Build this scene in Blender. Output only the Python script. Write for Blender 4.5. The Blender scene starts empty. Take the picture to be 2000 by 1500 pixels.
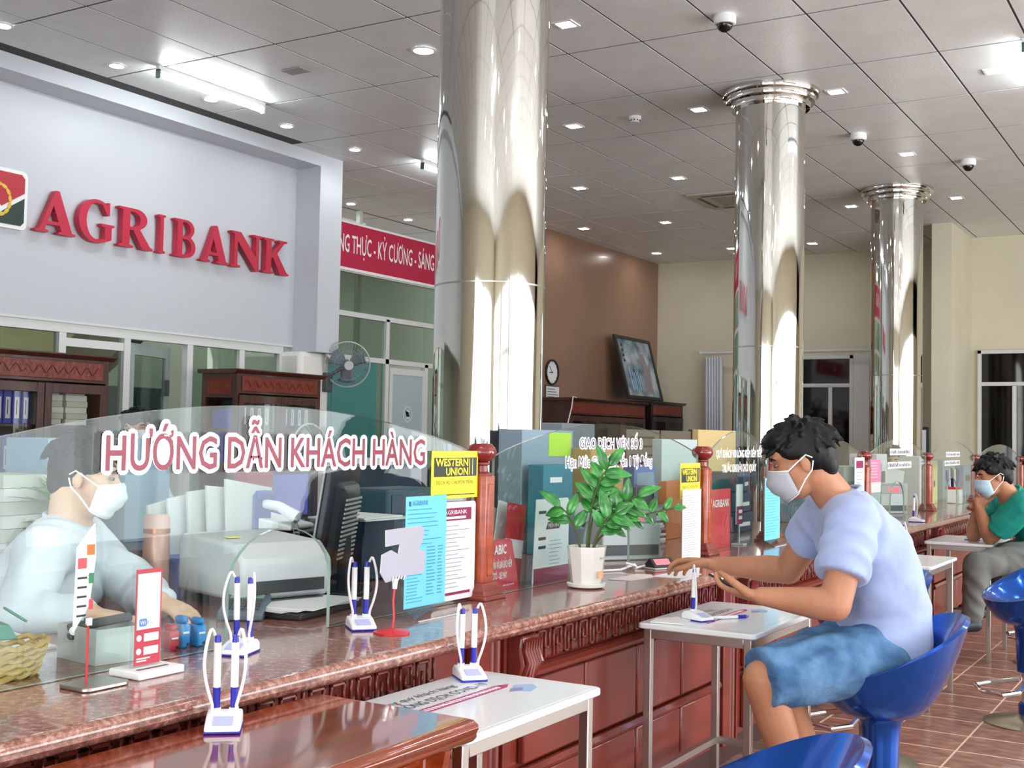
import bpy, math, random
import numpy as np
from mathutils import Vector, Matrix
R = math.radians
random.seed(7)
scene = bpy.context.scene
COL = scene.collection

# ------------------------------------------------------------------ camera
cam_d = bpy.data.cameras.new('camera'); cam = bpy.data.objects.new('camera', cam_d); COL.objects.link(cam)
yaw, pitch, roll = -0.543592, 0.043441, 0.019135
fw = Vector((math.sin(yaw)*math.cos(pitch), math.cos(yaw)*math.cos(pitch), math.sin(pitch)))
rt = Vector((math.cos(yaw), -math.sin(yaw), 0)); up = rt.cross(fw)
r2 = rt*math.cos(roll)+up*math.sin(roll); u2 = -rt*math.sin(roll)+up*math.cos(roll)
mw = Matrix((r2, u2, -fw)).transposed().to_4x4(); mw.translation = (0, 0, 1.30)
cam.matrix_world = mw
cam_d.sensor_width = 36; cam_d.lens = 2344.5/2000*36; cam_d.clip_start = .05; cam_d.clip_end = 200
scene.camera = cam

# ------------------------------------------------------------------ world, light, exposure
w = bpy.data.worlds.new('world'); scene.world = w; w.use_nodes = True
bg = w.node_tree.nodes['Background']; bg.inputs[0].default_value = (.92, .96, 1.0, 1); bg.inputs[1].default_value = 3.0
def area(name, loc, rot, sx, sy, power, col=(1, 1, 1)):
    l = bpy.data.lights.new(name, 'AREA'); l.shape = 'RECTANGLE'; l.size = sx; l.size_y = sy; l.energy = power; l.color = col
    o = bpy.data.objects.new(name, l); COL.objects.link(o); o.location = loc; o.rotation_euler = rot
    return o
# daylight coming in through the glazed street front (right wall) and the entrance behind the camera
area('daylight_street_front', (5.05, 8.3, 1.7), (0, R(90), 0), 2.9, 11.0, 500, (.95, .98, 1))
area('daylight_entrance', (0.2, -3.95, 1.7), (R(90), 0, 0), 6.5, 2.9, 190, (.95, .98, 1))
vs = scene.view_settings
vs.view_transform = 'Standard'; vs.look = 'None'; vs.exposure = 0.18; vs.gamma = 1.0; vs.use_curve_mapping = False
scene.cycles.use_denoising = True
scene.cycles.max_bounces = 6; scene.cycles.use_adaptive_sampling = True; scene.cycles.adaptive_threshold = .025; scene.cycles.transparent_max_bounces = 32
scene.cycles.sample_clamp_indirect = 6.0
scene.cycles.caustics_reflective = False; scene.cycles.caustics_refractive = False

# ------------------------------------------------------------------ helpers
def S(h):
    h = h.lstrip('#'); c = [int(h[i:i+2], 16)/255 for i in (0, 2, 4)]
    return tuple(x/12.92 if x <= .04045 else ((x+.055)/1.055)**2.4 for x in c)+(1,)
MATS = {}
def mat(name, col, rough=.5, metal=0., noise=None, bump=None, emit=None, coat=0., spec=.5, sheen=0., trans=0., stretch=None, col2=None):
    if name in MATS: return MATS[name]
    m = bpy.data.materials.new(name); m.use_nodes = True; nt = m.node_tree; N = nt.nodes; L = nt.links
    b = N['Principled BSDF']
    c = S(col) if isinstance(col, str) else col
    b.inputs['Base Color'].default_value = c; b.inputs['Roughness'].default_value = rough; b.inputs['Metallic'].default_value = metal
    b.inputs['Specular IOR Level'].default_value = spec; b.inputs['Coat Weight'].default_value = coat; b.inputs['Coat Roughness'].default_value = .06
    b.inputs['Sheen Weight'].default_value = sheen; b.inputs['Transmission Weight'].default_value = trans
    if emit:
        b.inputs['Emission Color'].default_value = S(emit[0]) if isinstance(emit[0], str) else emit[0]; b.inputs['Emission Strength'].default_value = emit[1]
    tc = mp = None
    def coords():
        nonlocal tc, mp
        if mp is None:
            tc = N.new('ShaderNodeTexCoord'); mp = N.new('ShaderNodeMapping'); L.new(tc.outputs['Object'], mp.inputs[0])
            if stretch: mp.inputs['Scale'].default_value = stretch
        return mp.outputs[0]
    if noise:
        sc, amt = noise[:2]
        t = N.new('ShaderNodeTexNoise'); t.inputs['Scale'].default_value = sc; t.inputs['Detail'].default_value = 5; L.new(coords(), t.inputs['Vector'])
        rp = N.new('ShaderNodeValToRGB'); e = rp.color_ramp.elements
        c2 = (S(col2) if isinstance(col2, str) else col2) if col2 else tuple(max(0, x*(1-amt)) for x in c[:3])+(1,)
        e[0].position = .35; e[0].color = c2; e[1].position = .68; e[1].color = tuple(min(1, x*(1+amt*.35)) for x in c[:3])+(1,)
        L.new(t.outputs['Fac'], rp.inputs[0]); L.new(rp.outputs[0], b.inputs['Base Color'])
    if bump:
        sc, st = bump[:2]
        t = N.new('ShaderNodeTexNoise'); t.inputs['Scale'].default_value = sc; t.inputs['Detail'].default_value = 3; L.new(coords(), t.inputs['Vector'])
        bp = N.new('ShaderNodeBump'); bp.inputs['Strength'].default_value = st; bp.inputs['Distance'].default_value = bump[2] if len(bump) > 2 else .01
        L.new(t.outputs['Fac'], bp.inputs['Height']); L.new(bp.outputs[0], b.inputs['Normal'])
    MATS[name] = m
    return m
def glassmat(name, tint, fres=1.45, extra=.02, gl=(1, 1, 1, 1), rough=.0):
    if name in MATS: return MATS[name]
    m = bpy.data.materials.new(name); m.use_nodes = True; nt = m.node_tree; N = nt.nodes; L = nt.links
    N.remove(N['Principled BSDF']); out = N['Material Output']
    t = N.new('ShaderNodeBsdfTransparent'); t.inputs[0].default_value = tint
    g = N.new('ShaderNodeBsdfGlossy'); g.inputs['Color'].default_value = gl; g.inputs['Roughness'].default_value = rough
    f = N.new('ShaderNodeLayerWeight'); f.inputs[0].default_value = .5
    pw = N.new('ShaderNodeMath'); pw.operation = 'POWER'; pw.inputs[1].default_value = 4; L.new(f.outputs['Facing'], pw.inputs[0])
    a = N.new('ShaderNodeMath'); a.operation = 'MULTIPLY_ADD'; a.inputs[1].default_value = (fres-1)*1.2; a.inputs[2].default_value = extra; a.use_clamp = True; L.new(pw.outputs[0], a.inputs[0])
    mx = N.new('ShaderNodeMixShader'); L.new(a.outputs[0], mx.inputs[0]); L.new(t.outputs[0], mx.inputs[1]); L.new(g.outputs[0], mx.inputs[2])
    L.new(mx.outputs[0], out.inputs[0]); MATS[name] = m
    return m
def brickmat(name, c1, c2, mortar, bw, bh, off, rough, msize=.006, nz=20, nrough=0):
    m = bpy.data.materials.new(name); m.use_nodes = True; nt = m.node_tree; N = nt.nodes; L = nt.links; b = N['Principled BSDF']
    g = N.new('ShaderNodeNewGeometry'); mp = N.new('ShaderNodeMapping'); mp.inputs['Location'].default_value = off; L.new(g.outputs['Position'], mp.inputs[0])
    t = N.new('ShaderNodeTexBrick'); t.offset = 0; t.inputs['Scale'].default_value = 1; t.inputs['Mortar Size'].default_value = msize
    t.inputs['Brick Width'].default_value = bw; t.inputs['Row Height'].default_value = bh; t.inputs['Mortar Smooth'].default_value = 0.1
    L.new(mp.outputs[0], t.inputs['Vector'])
    n = N.new('ShaderNodeTexNoise'); n.inputs['Scale'].default_value = nz; n.inputs['Detail'].default_value = 6; L.new(g.outputs['Position'], n.inputs['Vector'])
    rp = N.new('ShaderNodeValToRGB'); rp.color_ramp.elements[0].color = S(c2); rp.color_ramp.elements[1].color = S(c1); rp.color_ramp.elements[0].position = .38; rp.color_ramp.elements[1].position = .6
    L.new(n.outputs['Fac'], rp.inputs[0]); L.new(rp.outputs[0], t.inputs['Color1']); L.new(rp.outputs[0], t.inputs['Color2']); t.inputs['Mortar'].default_value = S(mortar)
    L.new(t.outputs['Color'], b.inputs['Base Color']); b.inputs['Roughness'].default_value = rough
    MATS[name] = m
    return m
class MB:
    def __init__(s): s.v = []; s.f = []; s.m = []; s.k = 0
    def add(s, vs, fs, k=None):
        o = len(s.v); s.v += [tuple(v) for v in vs]; s.f += [tuple(i+o for i in f) for f in fs]; s.m += [s.k if k is None else k]*len(fs); return s
    def bx(s, x0, x1, y0, y1, z0, z1, M=None):
        vs = [Vector((x, y, z)) for z in (z0, z1) for y in (y0, y1) for x in (x0, x1)]
        if M is not None: vs = [M @ v for v in vs]
        return s.add(vs, [(0, 2, 3, 1), (4, 5, 7, 6), (0, 1, 5, 4), (2, 6, 7, 3), (0, 4, 6, 2), (1, 3, 7, 5)])
    def box(s, c, d, rz=0, M=None):
        T = Matrix.Translation(c) @ (M if M is not None else Matrix.Rotation(rz, 4, 'Z'))
        return s.bx(-d[0]/2, d[0]/2, -d[1]/2, d[1]/2, -d[2]/2, d[2]/2, T)
    def cyl(s, p0, p1, r0, r1=None, n=16, cap=True):
        r1 = r0 if r1 is None else r1; p0 = Vector(p0); p1 = Vector(p1); d = (p1-p0)
        if d.length < 1e-9: return s
        q = d.to_track_quat('Z', 'Y').to_matrix(); a = q @ Vector((1, 0, 0)); b = q @ Vector((0, 1, 0))
        vs = []
        for p, r in ((p0, r0), (p1, r1)):
            for i in range(n):
                t = 2*math.pi*i/n; vs.append(p+a*(r*math.cos(t))+b*(r*math.sin(t)))
        fs = [(i, (i+1) % n, n+(i+1) % n, n+i) for i in range(n)]
        if cap: fs += [tuple(range(n-1, -1, -1)), tuple(range(n, 2*n))]
        return s.add(vs, fs)
    def lathe(s, prof, c=(0, 0, 0), n=24, M=None, fn=None, capb=True, capt=True):
        vs = []; c = Vector(c)
        for (r, z) in prof:
            for i in range(n):
                t = 2*math.pi*i/n; rr = r*(fn(t, z) if fn else 1); v = Vector((rr*math.cos(t), rr*math.sin(t), z))
                vs.append((M @ v if M is not None else v)+c)
        fs = []
        for k in range(len(prof)-1):
            fs += [(k*n+i, k*n+(i+1) % n, (k+1)*n+(i+1) % n, (k+1)*n+i) for i in range(n)]
        if capb: fs.append(tuple(range(n-1, -1, -1)))
        if capt: fs.append(tuple((len(prof)-1)*n+i for i in range(n)))
        return s.add(vs, fs)
    def tube(s, pts, r, n=8, closed=False, cap=True):
        P = [Vector(p) for p in pts]; rs = r if isinstance(r, (list, tuple)) else [r]*len(P); vs = []; m = len(P); ref = None
        for i, p in enumerate(P):
            if closed: d = P[(i+1) % m]-P[i-1]
            else: d = P[min(i+1, m-1)]-P[max(i-1, 0)]
            d.normalize()
            if ref is None:
                ref = Vector((0, 0, 1)) if abs(d.z) < .9 else Vector((1, 0, 0))
            a = (ref-d*ref.dot(d))
            if a.length < 1e-6: a = d.orthogonal()
            a.normalize(); b = d.cross(a); ref = a
            for j in range(n):
                t = 2*math.pi*j/n; vs.append(p+(a*math.cos(t)+b*math.sin(t))*rs[i])
        fs = []
        for i in range(m if closed else m-1):
            k = (i+1) % m
            fs += [(i*n+j, i*n+(j+1) % n, k*n+(j+1) % n, k*n+j) for j in range(n)]
        if cap and not closed: fs += [tuple(range(n-1, -1, -1)), tuple((m-1)*n+j for j in range(n))]
        return s.add(vs, fs)
    def prism(s, poly, w0, w1, fr='XY', kside=None, M=None):
        g = {'XY': lambda u, v, q: (u, v, q), 'YZ': lambda u, v, q: (q, u, v), 'XZ': lambda u, v, q: (u, -q, v), 'XZY': lambda u, v, q: (u, q, v)}[fr]
        n = len(poly); A = sum(poly[i][0]*poly[(i+1) % n][1]-poly[(i+1) % n][0]*poly[i][1] for i in range(n))
        if A < 0: poly = poly[::-1]
        if fr == 'XZY': poly = poly[::-1]
        vs = [Vector(g(u, v, w0)) for u, v in poly]+[Vector(g(u, v, w1)) for u, v in poly]
        if M is not None: vs = [M @ v for v in vs]
        s.add(vs, [tuple(range(n-1, -1, -1)), tuple(range(n, 2*n))]+[])
        o = len(s.v)-2*n
        s.f += [(o+i, o+(i+1) % n, o+n+(i+1) % n, o+n+i) for i in range(n)]; s.m += [s.k if kside is None else kside]*n
        return s
    def ell(s, c, r, n=16, m=10, M=None):
        c = Vector(c); vs = []; fs = []
        for j in range(1, m):
            p = math.pi*j/m
            for i in range(n):
                t = 2*math.pi*i/n; v = Vector((r[0]*math.sin(p)*math.cos(t), r[1]*math.sin(p)*math.sin(t), -r[2]*math.cos(p)))
                vs.append((M @ v if M is not None else v)+c)
        b = Vector((0, 0, -r[2])); t_ = Vector((0, 0, r[2]))
        vs += [(M @ b if M is not None else b)+c, (M @ t_ if M is not None else t_)+c]
        for j in range(m-2):
            fs += [(j*n+i, j*n+(i+1) % n, (j+1)*n+(i+1) % n, (j+1)*n+i) for i in range(n)]
        k = (m-1)*n
        fs += [(k, (i+1) % n, i) for i in range(n)]+[(k+1, (m-2)*n+i, (m-2)*n+(i+1) % n) for i in range(n)]
        return s.add(vs, fs)
    def cap(s, p0, p1, r0, r1=None, n=14):
        r1 = r0 if r1 is None else r1
        s.ell(p0, (r0,)*3, n, 8); s.ell(p1, (r1,)*3, n, 8)
        return s.cyl(p0, p1, r0, r1, n)
    def loft(s, rings, n=24, pw=2.0):
        # rings: (centre, axis_a (vector with half size), axis_b) ; closed caps ; pw>2 squarer
        vs = []
        for c, a, b in rings:
            c = Vector(c); a = Vector(a); b = Vector(b)
            for i in range(n):
                t = 2*math.pi*i/n; ct, st = math.cos(t), math.sin(t)
                u = math.copysign(abs(ct)**(2/pw), ct); v = math.copysign(abs(st)**(2/pw), st)
                vs.append(c+a*u+b*v)
        fs = []
        for k in range(len(rings)-1):
            fs += [(k*n+i, k*n+(i+1) % n, (k+1)*n+(i+1) % n, (k+1)*n+i) for i in range(n)]
        fs += [tuple(range(n-1, -1, -1)), tuple((len(rings)-1)*n+i for i in range(n))]
        return s.add(vs, fs)
    def mesh(s, name, mats, smooth=True, ang=.6):
        me = bpy.data.meshes.new(name); me.from_pydata(s.v, [], s.f)
        for q in (mats if isinstance(mats, (list, tuple)) else [mats]): me.materials.append(q)
        me.polygons.foreach_set('material_index', s.m); me.update()
        if smooth:
            me.polygons.foreach_set('use_smooth', [True]*len(me.polygons)); me.set_sharp_from_angle(angle=ang)
        return me
    def build(s, name, mats, parent=None, smooth=True, bevel=0, ang=.6, loc=None, rz=0, label=None, seg=2):
        o = bpy.data.objects.new(name, s.mesh(name, mats, smooth, ang)); COL.objects.link(o)
        if parent: o.parent = parent
        if loc: o.location = loc
        if rz: o.rotation_euler = (0, 0, rz)
        if bevel:
            b = o.modifiers.new('bevel', 'BEVEL'); b.width = bevel; b.segments = seg; b.limit_method = 'ANGLE'; b.angle_limit = R(40); b.use_clamp_overlap = True
        if label: o['label'] = label
        return o
def tag(o, label, cat, group=None):
    o['label'] = label; o['category'] = cat
    if group: o['group'] = group
    return o
def thing(name, label, cat, loc=(0, 0, 0), rz=0, group=None):
    o = bpy.data.objects.new(name, None); o.empty_display_size = .05; COL.objects.link(o)
    o.location = loc; o.rotation_euler = (0, 0, rz); tag(o, label, cat, group)
    return o
def struct(o, kind='structure'): o['kind'] = kind; return o
def copy_tree(o, parent=None):
    c = o.copy(); COL.objects.link(c); c.parent = parent
    for ch in o.children: copy_tree(ch, c)
    return c
def inst(me, name, parent, loc, rz=0):
    o = bpy.data.objects.new(name, me); COL.objects.link(o); o.parent = parent; o.location = loc; o.rotation_euler = (0, 0, rz)
    return o
DG = None
def evalmesh(o):
    dg = bpy.context.evaluated_depsgraph_get()
    return bpy.data.meshes.new_from_object(o.evaluated_get(dg))
FACE = {'+X': Matrix(((0, 0, 1), (1, 0, 0), (0, 1, 0))), '-Y': Matrix(((1, 0, 0), (0, 0, -1), (0, 1, 0))), '+Z': Matrix(((1, 0, 0), (0, 1, 0), (0, 0, 1)))}
def text(body, name, m, parent, loc, face='+X', h=None, width=None, off=0., ext=.0006, align='LEFT', shear=0., M=None, split=False, dil=0.):
    """lettering as a mesh part: text baseline start (or centre) at loc, width in metres after fitting"""
    cu = bpy.data.curves.new(name, 'FONT'); cu.body = body; cu.size = 1.0; cu.extrude = 0.0; cu.offset = off; cu.resolution_u = 2; cu.align_x = 'LEFT'; cu.shear = shear
    t = bpy.data.objects.new('tmp', cu); COL.objects.link(t)
    me = evalmesh(t); bpy.data.objects.remove(t); bpy.data.curves.remove(cu)
    n = len(me.vertices); co = np.empty(n*3, np.float32); me.vertices.foreach_get('co', co); co = co.reshape(-1, 3)
    if n == 0: return None
    x0, x1 = co[:, 0].min(), co[:, 0].max()
    sx = width/(x1-x0) if width else h; sy = h if h else sx
    co[:, 0] = (co[:, 0]-x0)*sx; co[:, 1] *= sy; co[:, 2] = ext
    if align == 'CENTER': co[:, 0] -= (x1-x0)*sx/2
    if dil:
        base = co.copy(); fc0 = [tuple(p.vertices) for p in me.polygons]; allc = []; allf = []; K = 14
        for q in range(K):
            c2 = base.copy(); c2[:, 0] += dil*math.cos(2*math.pi*q/K); c2[:, 1] += dil*math.sin(2*math.pi*q/K); c2[:, 2] = ext+q*.00003; allc.append(c2); allf += [tuple(i+q*n for i in f) for f in fc0]
        co = np.concatenate(allc); n = len(co); bpy.data.meshes.remove(me); me = bpy.data.meshes.new(name); me.from_pydata([tuple(map(float, c)) for c in co], [], allf)
    A = M if M is not None else FACE[face]
    out = np.array([tuple(A @ Vector(map(float, c))) for c in co], np.float32)
    me.vertices.foreach_set('co', out.ravel()); me.materials.clear(); me.materials.append(m); me.update(); me.name = name
    if not split:
        o = bpy.data.objects.new(name, me); COL.objects.link(o); o.parent = parent; o.location = loc
        return o
    # one object per letter: cluster the faces by overlap along the line of writing
    fc = [tuple(p.vertices) for p in me.polygons]; iv = sorted((min(co[i, 0] for i in f), max(co[i, 0] for i in f), k) for k, f in enumerate(fc))
    par = list(range(n))
    def fd(i):
        while par[i] != i: par[i] = par[par[i]]; i = par[i]
        return i
    for f in fc:
        for i in f[1:]: par[fd(i)] = fd(f[0])
    comp = {}
    for i in range(n): comp.setdefault(fd(i), []).append(i)
    cs = sorted([(co[v, 0].min(), co[v, 0].max(), v) for v in comp.values()], key=lambda q: q[0]); gs = []
    for a, b, v in cs:
        if gs and a < gs[-1][1]-.25*min(b-a, gs[-1][1]-gs[-1][0]): gs[-1][1] = max(b, gs[-1][1]); gs[-1][2] += v
        else: gs.append([a, b, list(v)])
    for a, b, v in gs:
        mp = {i: k for k, i in enumerate(v)}; mm = bpy.data.meshes.new(name)
        mm.from_pydata([tuple(out[i]) for i in v], [], [tuple(mp[i] for i in f) for f in fc if f[0] in mp]); mm.materials.append(m)
        o = bpy.data.objects.new(name, mm); COL.objects.link(o); o.parent = parent; o.location = loc

# ------------------------------------------------------------------ shared materials
WHITE = mat('white_plastic', '#eceeee', .35); BLUEP = mat('blue_plastic', '#2a2ba8', .35); BLACK = mat('black_plastic', '#17181a', .4)
GREYP = mat('grey_plastic', '#b9bcbc', .45); DGREY = mat('dark_grey_plastic', '#4a4d50', .5); NAVY = mat('navy_plastic', '#152743', .45)
PAPER = mat('paper', '#e4e5e5', .8); INK = mat('ink_dark', '#33343c', .8); REDP = mat('red_plastic', '#c9202c', .3); PAPERG = mat('greyish_paper', '#d4d6d6', .8)
CHROME = mat('chrome', '#d8d8d6', .14, 1.0); STEELB = mat('brushed_steel', '#b9b4ad', .32, 1.0)
MAROON = mat('maroon_print', '#8c1d4b', .6); YELLOW = mat('yellow_print', '#f7e733', .5); CYAN = mat('cyan_paper', '#6fc9e6', .7); PINKP = mat('pink_print', '#ea7ea0', .7)
ALU = mat('powder_coated_aluminium', '#d5d8d6', .45); GREENP = mat('green_print', '#2f7d4e', .6); ORANGE = mat('orange_folder', '#c6703a', .7)
LGREEN = mat('yellow_green_paper', '#a9d23c', .7); ROYAL = mat('royal_blue_binder', '#2a35b5', .45); TEAL = mat('blue_grey_metal', '#7fa3b8', .5)
LETTER_RED = mat('red_letter', '#860c30', .4); LETTER_WHITE = mat('white_vinyl', '#f7f7f7', .5); LETTER_DARK = mat('dark_vinyl', '#5a4a66', .5)
GLASS = glassmat('clear_glass', (.90, .95, .94, 1), 1.42, .015); GLASSEDGE = mat('glass_edge', '#9fb8b0', .15, coat=.3)
ACRYL = glassmat('acrylic', (.95, .96, .96, 1), 1.4, .03); ACRYLEDGE = mat('acrylic_edge', '#cfd4d4', .2)
PANE = glassmat('office_pane', (.72, .80, .76, 1), 1.5, .05)
DARKPANE = mat('dark_window_pane', '#0b0a09', .04, spec=.6)
SKIN = mat('skin', '#b68062', .55, noise=(9, .14), spec=.35); SKINL = mat('skin_light', '#ddb69c', .55, noise=(9, .1), spec=.35)
HAIR = mat('black_hair', '#060608', .55, spec=.3, bump=(60, .2, .004), stretch=(1, 1, .2)); MASKB = mat('mask_blue', '#a9c9dd', .85); MASKW = mat('mask_white', '#dfe5e7', .85); MASKG = mat('mask_grey', '#a7abb5', .85)
ROSEW = mat('rosewood_polished', '#86352a', .28, noise=(3, .15), stretch=(2, 1, 4), coat=.2, col2='#752c22')
WOODO = mat('orange_wood', '#a9491f', .25, noise=(6, .35), stretch=(5, 1.2, 5), coat=.5, col2='#8c3413')
DARKW = mat('dark_cabinet_wood', '#4a2218', .35, noise=(6, .35), stretch=(1, 5, 1), coat=.2, col2='#34150e')
REDW = mat('carved_red_wood', '#7c3020', .4, noise=(14, .3), bump=(30, .5, .01))

# ================================================================== STRUCTURE
CE = 4.144
GX0, GY0 = -4.238, 7.728
# ---- floor
FLT = brickmat('floor_tile_far', '#a98272', '#876054', '#c9ac98', .3155, .30, (1.031+.3155*20, -5.413+.3*60, 0), .32)
TILE = mat('terracotta_tile', '#ab7f6d', .3, noise=(15, .3), stretch=(.75, 1.6, 1), col2='#7c5044', coat=.12)
GROUT = mat('tile_grout', '#e2c2ae', .8)
fl = struct(MB().bx(-12, 5.2, -4.2, 18.2, -.08, -.004).build('floor', FLT, smooth=False))
fl2 = MB().bx(-1.67, .56, 4.2, 12.42, -.0038, -.0005).build('grout_bed', GROUT, fl, smooth=False)
tme = MB().bx(-.1532, .1532, -.1435, .1435, -.0005, 0).mesh('tile', TILE, False)
for i in range(7):
    for j in range(27): inst(tme, 'floor_tile', fl, (-1.662+.3155*(i+.5), 4.213+.3*(j+.5), 0))
# ---- ceiling
CEILG = mat('ceiling_grid_gap', '#3b3a38', .7)
CEILT = mat('gypsum_tile', '#e0e5e3', .42, bump=(46, .22, .01), noise=(3, .06), spec=.4)
ce = struct(MB().bx(-12, 5.2, -4.2, 18.2, CE+.004, CE+.1).build('ceiling', CEILG, smooth=False))
cme = MB().bx(-.2915, .2915, -.5895, .5895, 0, .004).mesh('ceiling_tile', CEILT, False)
CEILF = brickmat('ceiling_far', '#e0e5e3', '#dce1df', '#55534f', .6, 1.2, (-GX0+.6*40, -GY0+1.2*20, 0), .5, .008, 4)
for a in range(-9, 6):
    for r in range(-4, 9):
        x = GX0+.6*(a+.5); y = GY0+1.2*(r+.5)
        if x < -8.0 and y < 9.4: continue
        inst(cme, 'ceiling_tile', ce, (x, y, CE))
MB().bx(GX0+.6*6, 5.2, -4.2, 18.2, CE, CE+.004).bx(-9.6, GX0+.6*6, -4.2, GY0-4.8, CE, CE+.004).bx(-11.5, -9.6, -4.2, 18.2, CE, CE+.004).build('ceiling_panel_field', CEILF, ce, smooth=False)
# ---- walls
SIGNW = mat('sign_wall_panel', '#c2c7cd', .38, spec=.5); CREAM = mat('cream_paint', '#d9d3bd', .7, noise=(1.5, .05)); BROWNW = mat('brown_wall', '#94735f', .28, noise=(1.2, .12), coat=.12, bump=(4, .06))
GREENW = mat('office_wall', '#aeb8a6', .7); WARMW = mat('warm_wall', '#d8c79a', .7); WHITEP = mat('white_paint', '#e4e3dd', .6)
wl = struct(MB().bx(-8.42, -8.32, -4, 9.38, 2.19, 4.02).build('wall_left', SIGNW, smooth=False))
MB().bx(-8.42, -8.0, -4, 9.38, 4.02, CE+.01).build('top_fascia', SIGNW, wl, smooth=False)
MB().bx(-8.42, -8.0, 9.38, 9.73, 2.12, CE+.01).build('end_fascia', SIGNW, wl, smooth=False)
MB().bx(-8.34, -8.315, -4, 9.38, 2.17, 2.19).build('bottom_trim', ALU, wl, smooth=False)
struct(MB().bx(-9.0, -8.08, 9.24, 9.70, 0, 2.12).build('wall_pier', WHITEP, bevel=.05))
struct(MB().bx(-11.6, -11.5, -4, 18, 0, CE).build('wall_office', GREENW, smooth=False))
struct(MB().bx(-9.0, -8.42, 9.5, 9.7, 2.12, CE).build('wall_alcove_return', SIGNW, smooth=False))
struct(MB().bx(-9.4, -8.05, 14.0, 17.9, 0, CE+.005).build('wall_brown', BROWNW, smooth=False))
struct(MB().bx(-9.4, -5.82, 17.86, 18.0, 0, CE+.005).bx(-5.82, -4.86, 17.86, 18.0, 2.60, CE+.005).bx(-4.86, -3.3, 17.86, 18.0, 0, CE+.005).bx(-5.82, -4.86, 17.86, 18.0, 0, .3).build('wall_back', CREAM, smooth=False))
struct(MB().bx(-3.356, -3.11, 15.96, 18.0, 0, CE+.005).build('wall_back_pier', CREAM, smooth=False))
struct(MB().bx(-3.11, -3.0, 17.3, 17.5, 0, CE+.005).bx(-3.0, -1.4, 17.3, 17.5, 2.57, CE+.005).bx(-3.0, -1.4, 17.3, 17.5, 0, .3).bx(-1.4, 5.2, 17.3, 17.5, 0, CE+.005).build('wall_back_right', CREAM, smooth=False))
# street front on the right and the entrance side behind the camera: piers, head and low sill with open glazed bays
m = MB().bx(5.1, 5.25, -4.2, 18, 3.2, CE).bx(5.1, 5.25, 14, 18, 0, CE)
for y in (-4.2, -.9, 2.4, 5.7, 9.0, 12.3): m.bx(5.1, 5.3, y, y+.28, 0, 3.2)
struct(m.build('wall_right', CREAM, smooth=False))
m = MB()
for y in (-2.4, -1.6, .9, 1.7, 4.2, 5.0, 7.5, 8.3, 10.8, 11.6): m.bx(5.12, 5.22, y-.06, y+.06, 0, 3.2)
m.bx(5.14, 5.2, -4, 14, 2.3, 2.38); struct(m.build('window_5', ALU, smooth=False))
m = MB().bx(-12, 5.2, -4.2, -4.05, 3.2, CE).bx(-12, -3.2, -4.2, -4.05, 0, 3.2).bx(3.6, 5.2, -4.2, -4.05, 0, 3.2).bx(.1, .4, -4.2, -4.05, 0, 3.2)
struct(m.build('wall_front', CREAM, smooth=False))
struct(MB().bx(-12, -11.5, -4.2, -4.0, 0, CE).bx(-12, -11.6, 17.8, 18, 0, CE).build('wall_office_corner', GREENW, smooth=False))

def window(name, x0, x1, z0, z1, y, mulx, mulz, fw_=.05, pane=DARKPANE, depth=.06, frame=ALU):
    """framed window in a wall facing -Y: frame, mullions and one object per pane"""
    o = struct(MB().bx(x0, x1, y-depth, y, z1-fw_, z1).bx(x0, x1, y-depth, y, z0, z0+fw_).bx(x0, x0+fw_, y-depth, y, z0, z1).bx(x1-fw_, x1, y-depth, y, z0, z1).build(name, frame, bevel=.004))
    for a in mulx: MB().bx(a-fw_/2, a+fw_/2, y-depth, y, z0+fw_, (mulz[0] if mulz else z1)-.02).build('mullion', frame, o)
    for a in mulz: MB().bx(x0+fw_, x1-fw_, y-depth, y, a-fw_/2, a+fw_/2).build('transom', frame, o)
    xs = [x0]+list(mulx)+[x1]
    if mulz:
        MB().bx(x0, x1, y-.02, y-.012, mulz[0], z1).build('pane', pane, o, smooth=False)
        for a, b in zip(xs[:-1], xs[1:]): MB().bx(a+.01, b-.01, y-.02, y-.012, z0, mulz[0]).build('pane', pane, o, smooth=False)
    return o
window('window_3', -5.9, -4.86, .3, 2.6, 17.86, [-5.2], [2.15], .055)
MB().bx(-4.86, -4.62, 17.80, 17.86, 0, 2.62).build('side_frame', ALU, bpy.data.objects['window_3'], bevel=.01)
window('window_4', -3.02, -1.3, .3, 2.59, 17.3, [-2.55, -1.95], [2.13], .05)
# curtain on its rail beside the far window
cr = thing('window_curtain', 'pale blue grey curtain drawn aside under a rail on the far cream wall', 'curtain', (-7.02, 17.7, 0))
pts = []; n = 26
top = [(-.14+.28*i/n, .03*math.sin(i*1.5)) for i in range(n+1)]
m = MB(); vs = [(x, y, 2.6) for x, y in top]+[(x+.03, y*1.3, .55) for x, y in top]
m.add(vs, [(i, i+1, n+2+i, n+1+i) for i in range(n)]); o = m.build('cloth', mat('curtain_cloth', '#cdd3da', .8), cr); sd = o.modifiers.new('t', 'SOLIDIFY'); sd.thickness = .006
MB().cyl((-.2, 0, 2.66), (2.6, 0, 2.66), .022, n=10).cyl((-.22, 0, 2.66), (-.2, 0, 2.66), .035, n=10).bx(-.12, -.09, 0, .15, 2.64, 2.68).bx(2.4, 2.43, 0, .15, 2.64, 2.68).build('rail', ALU, cr)

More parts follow.
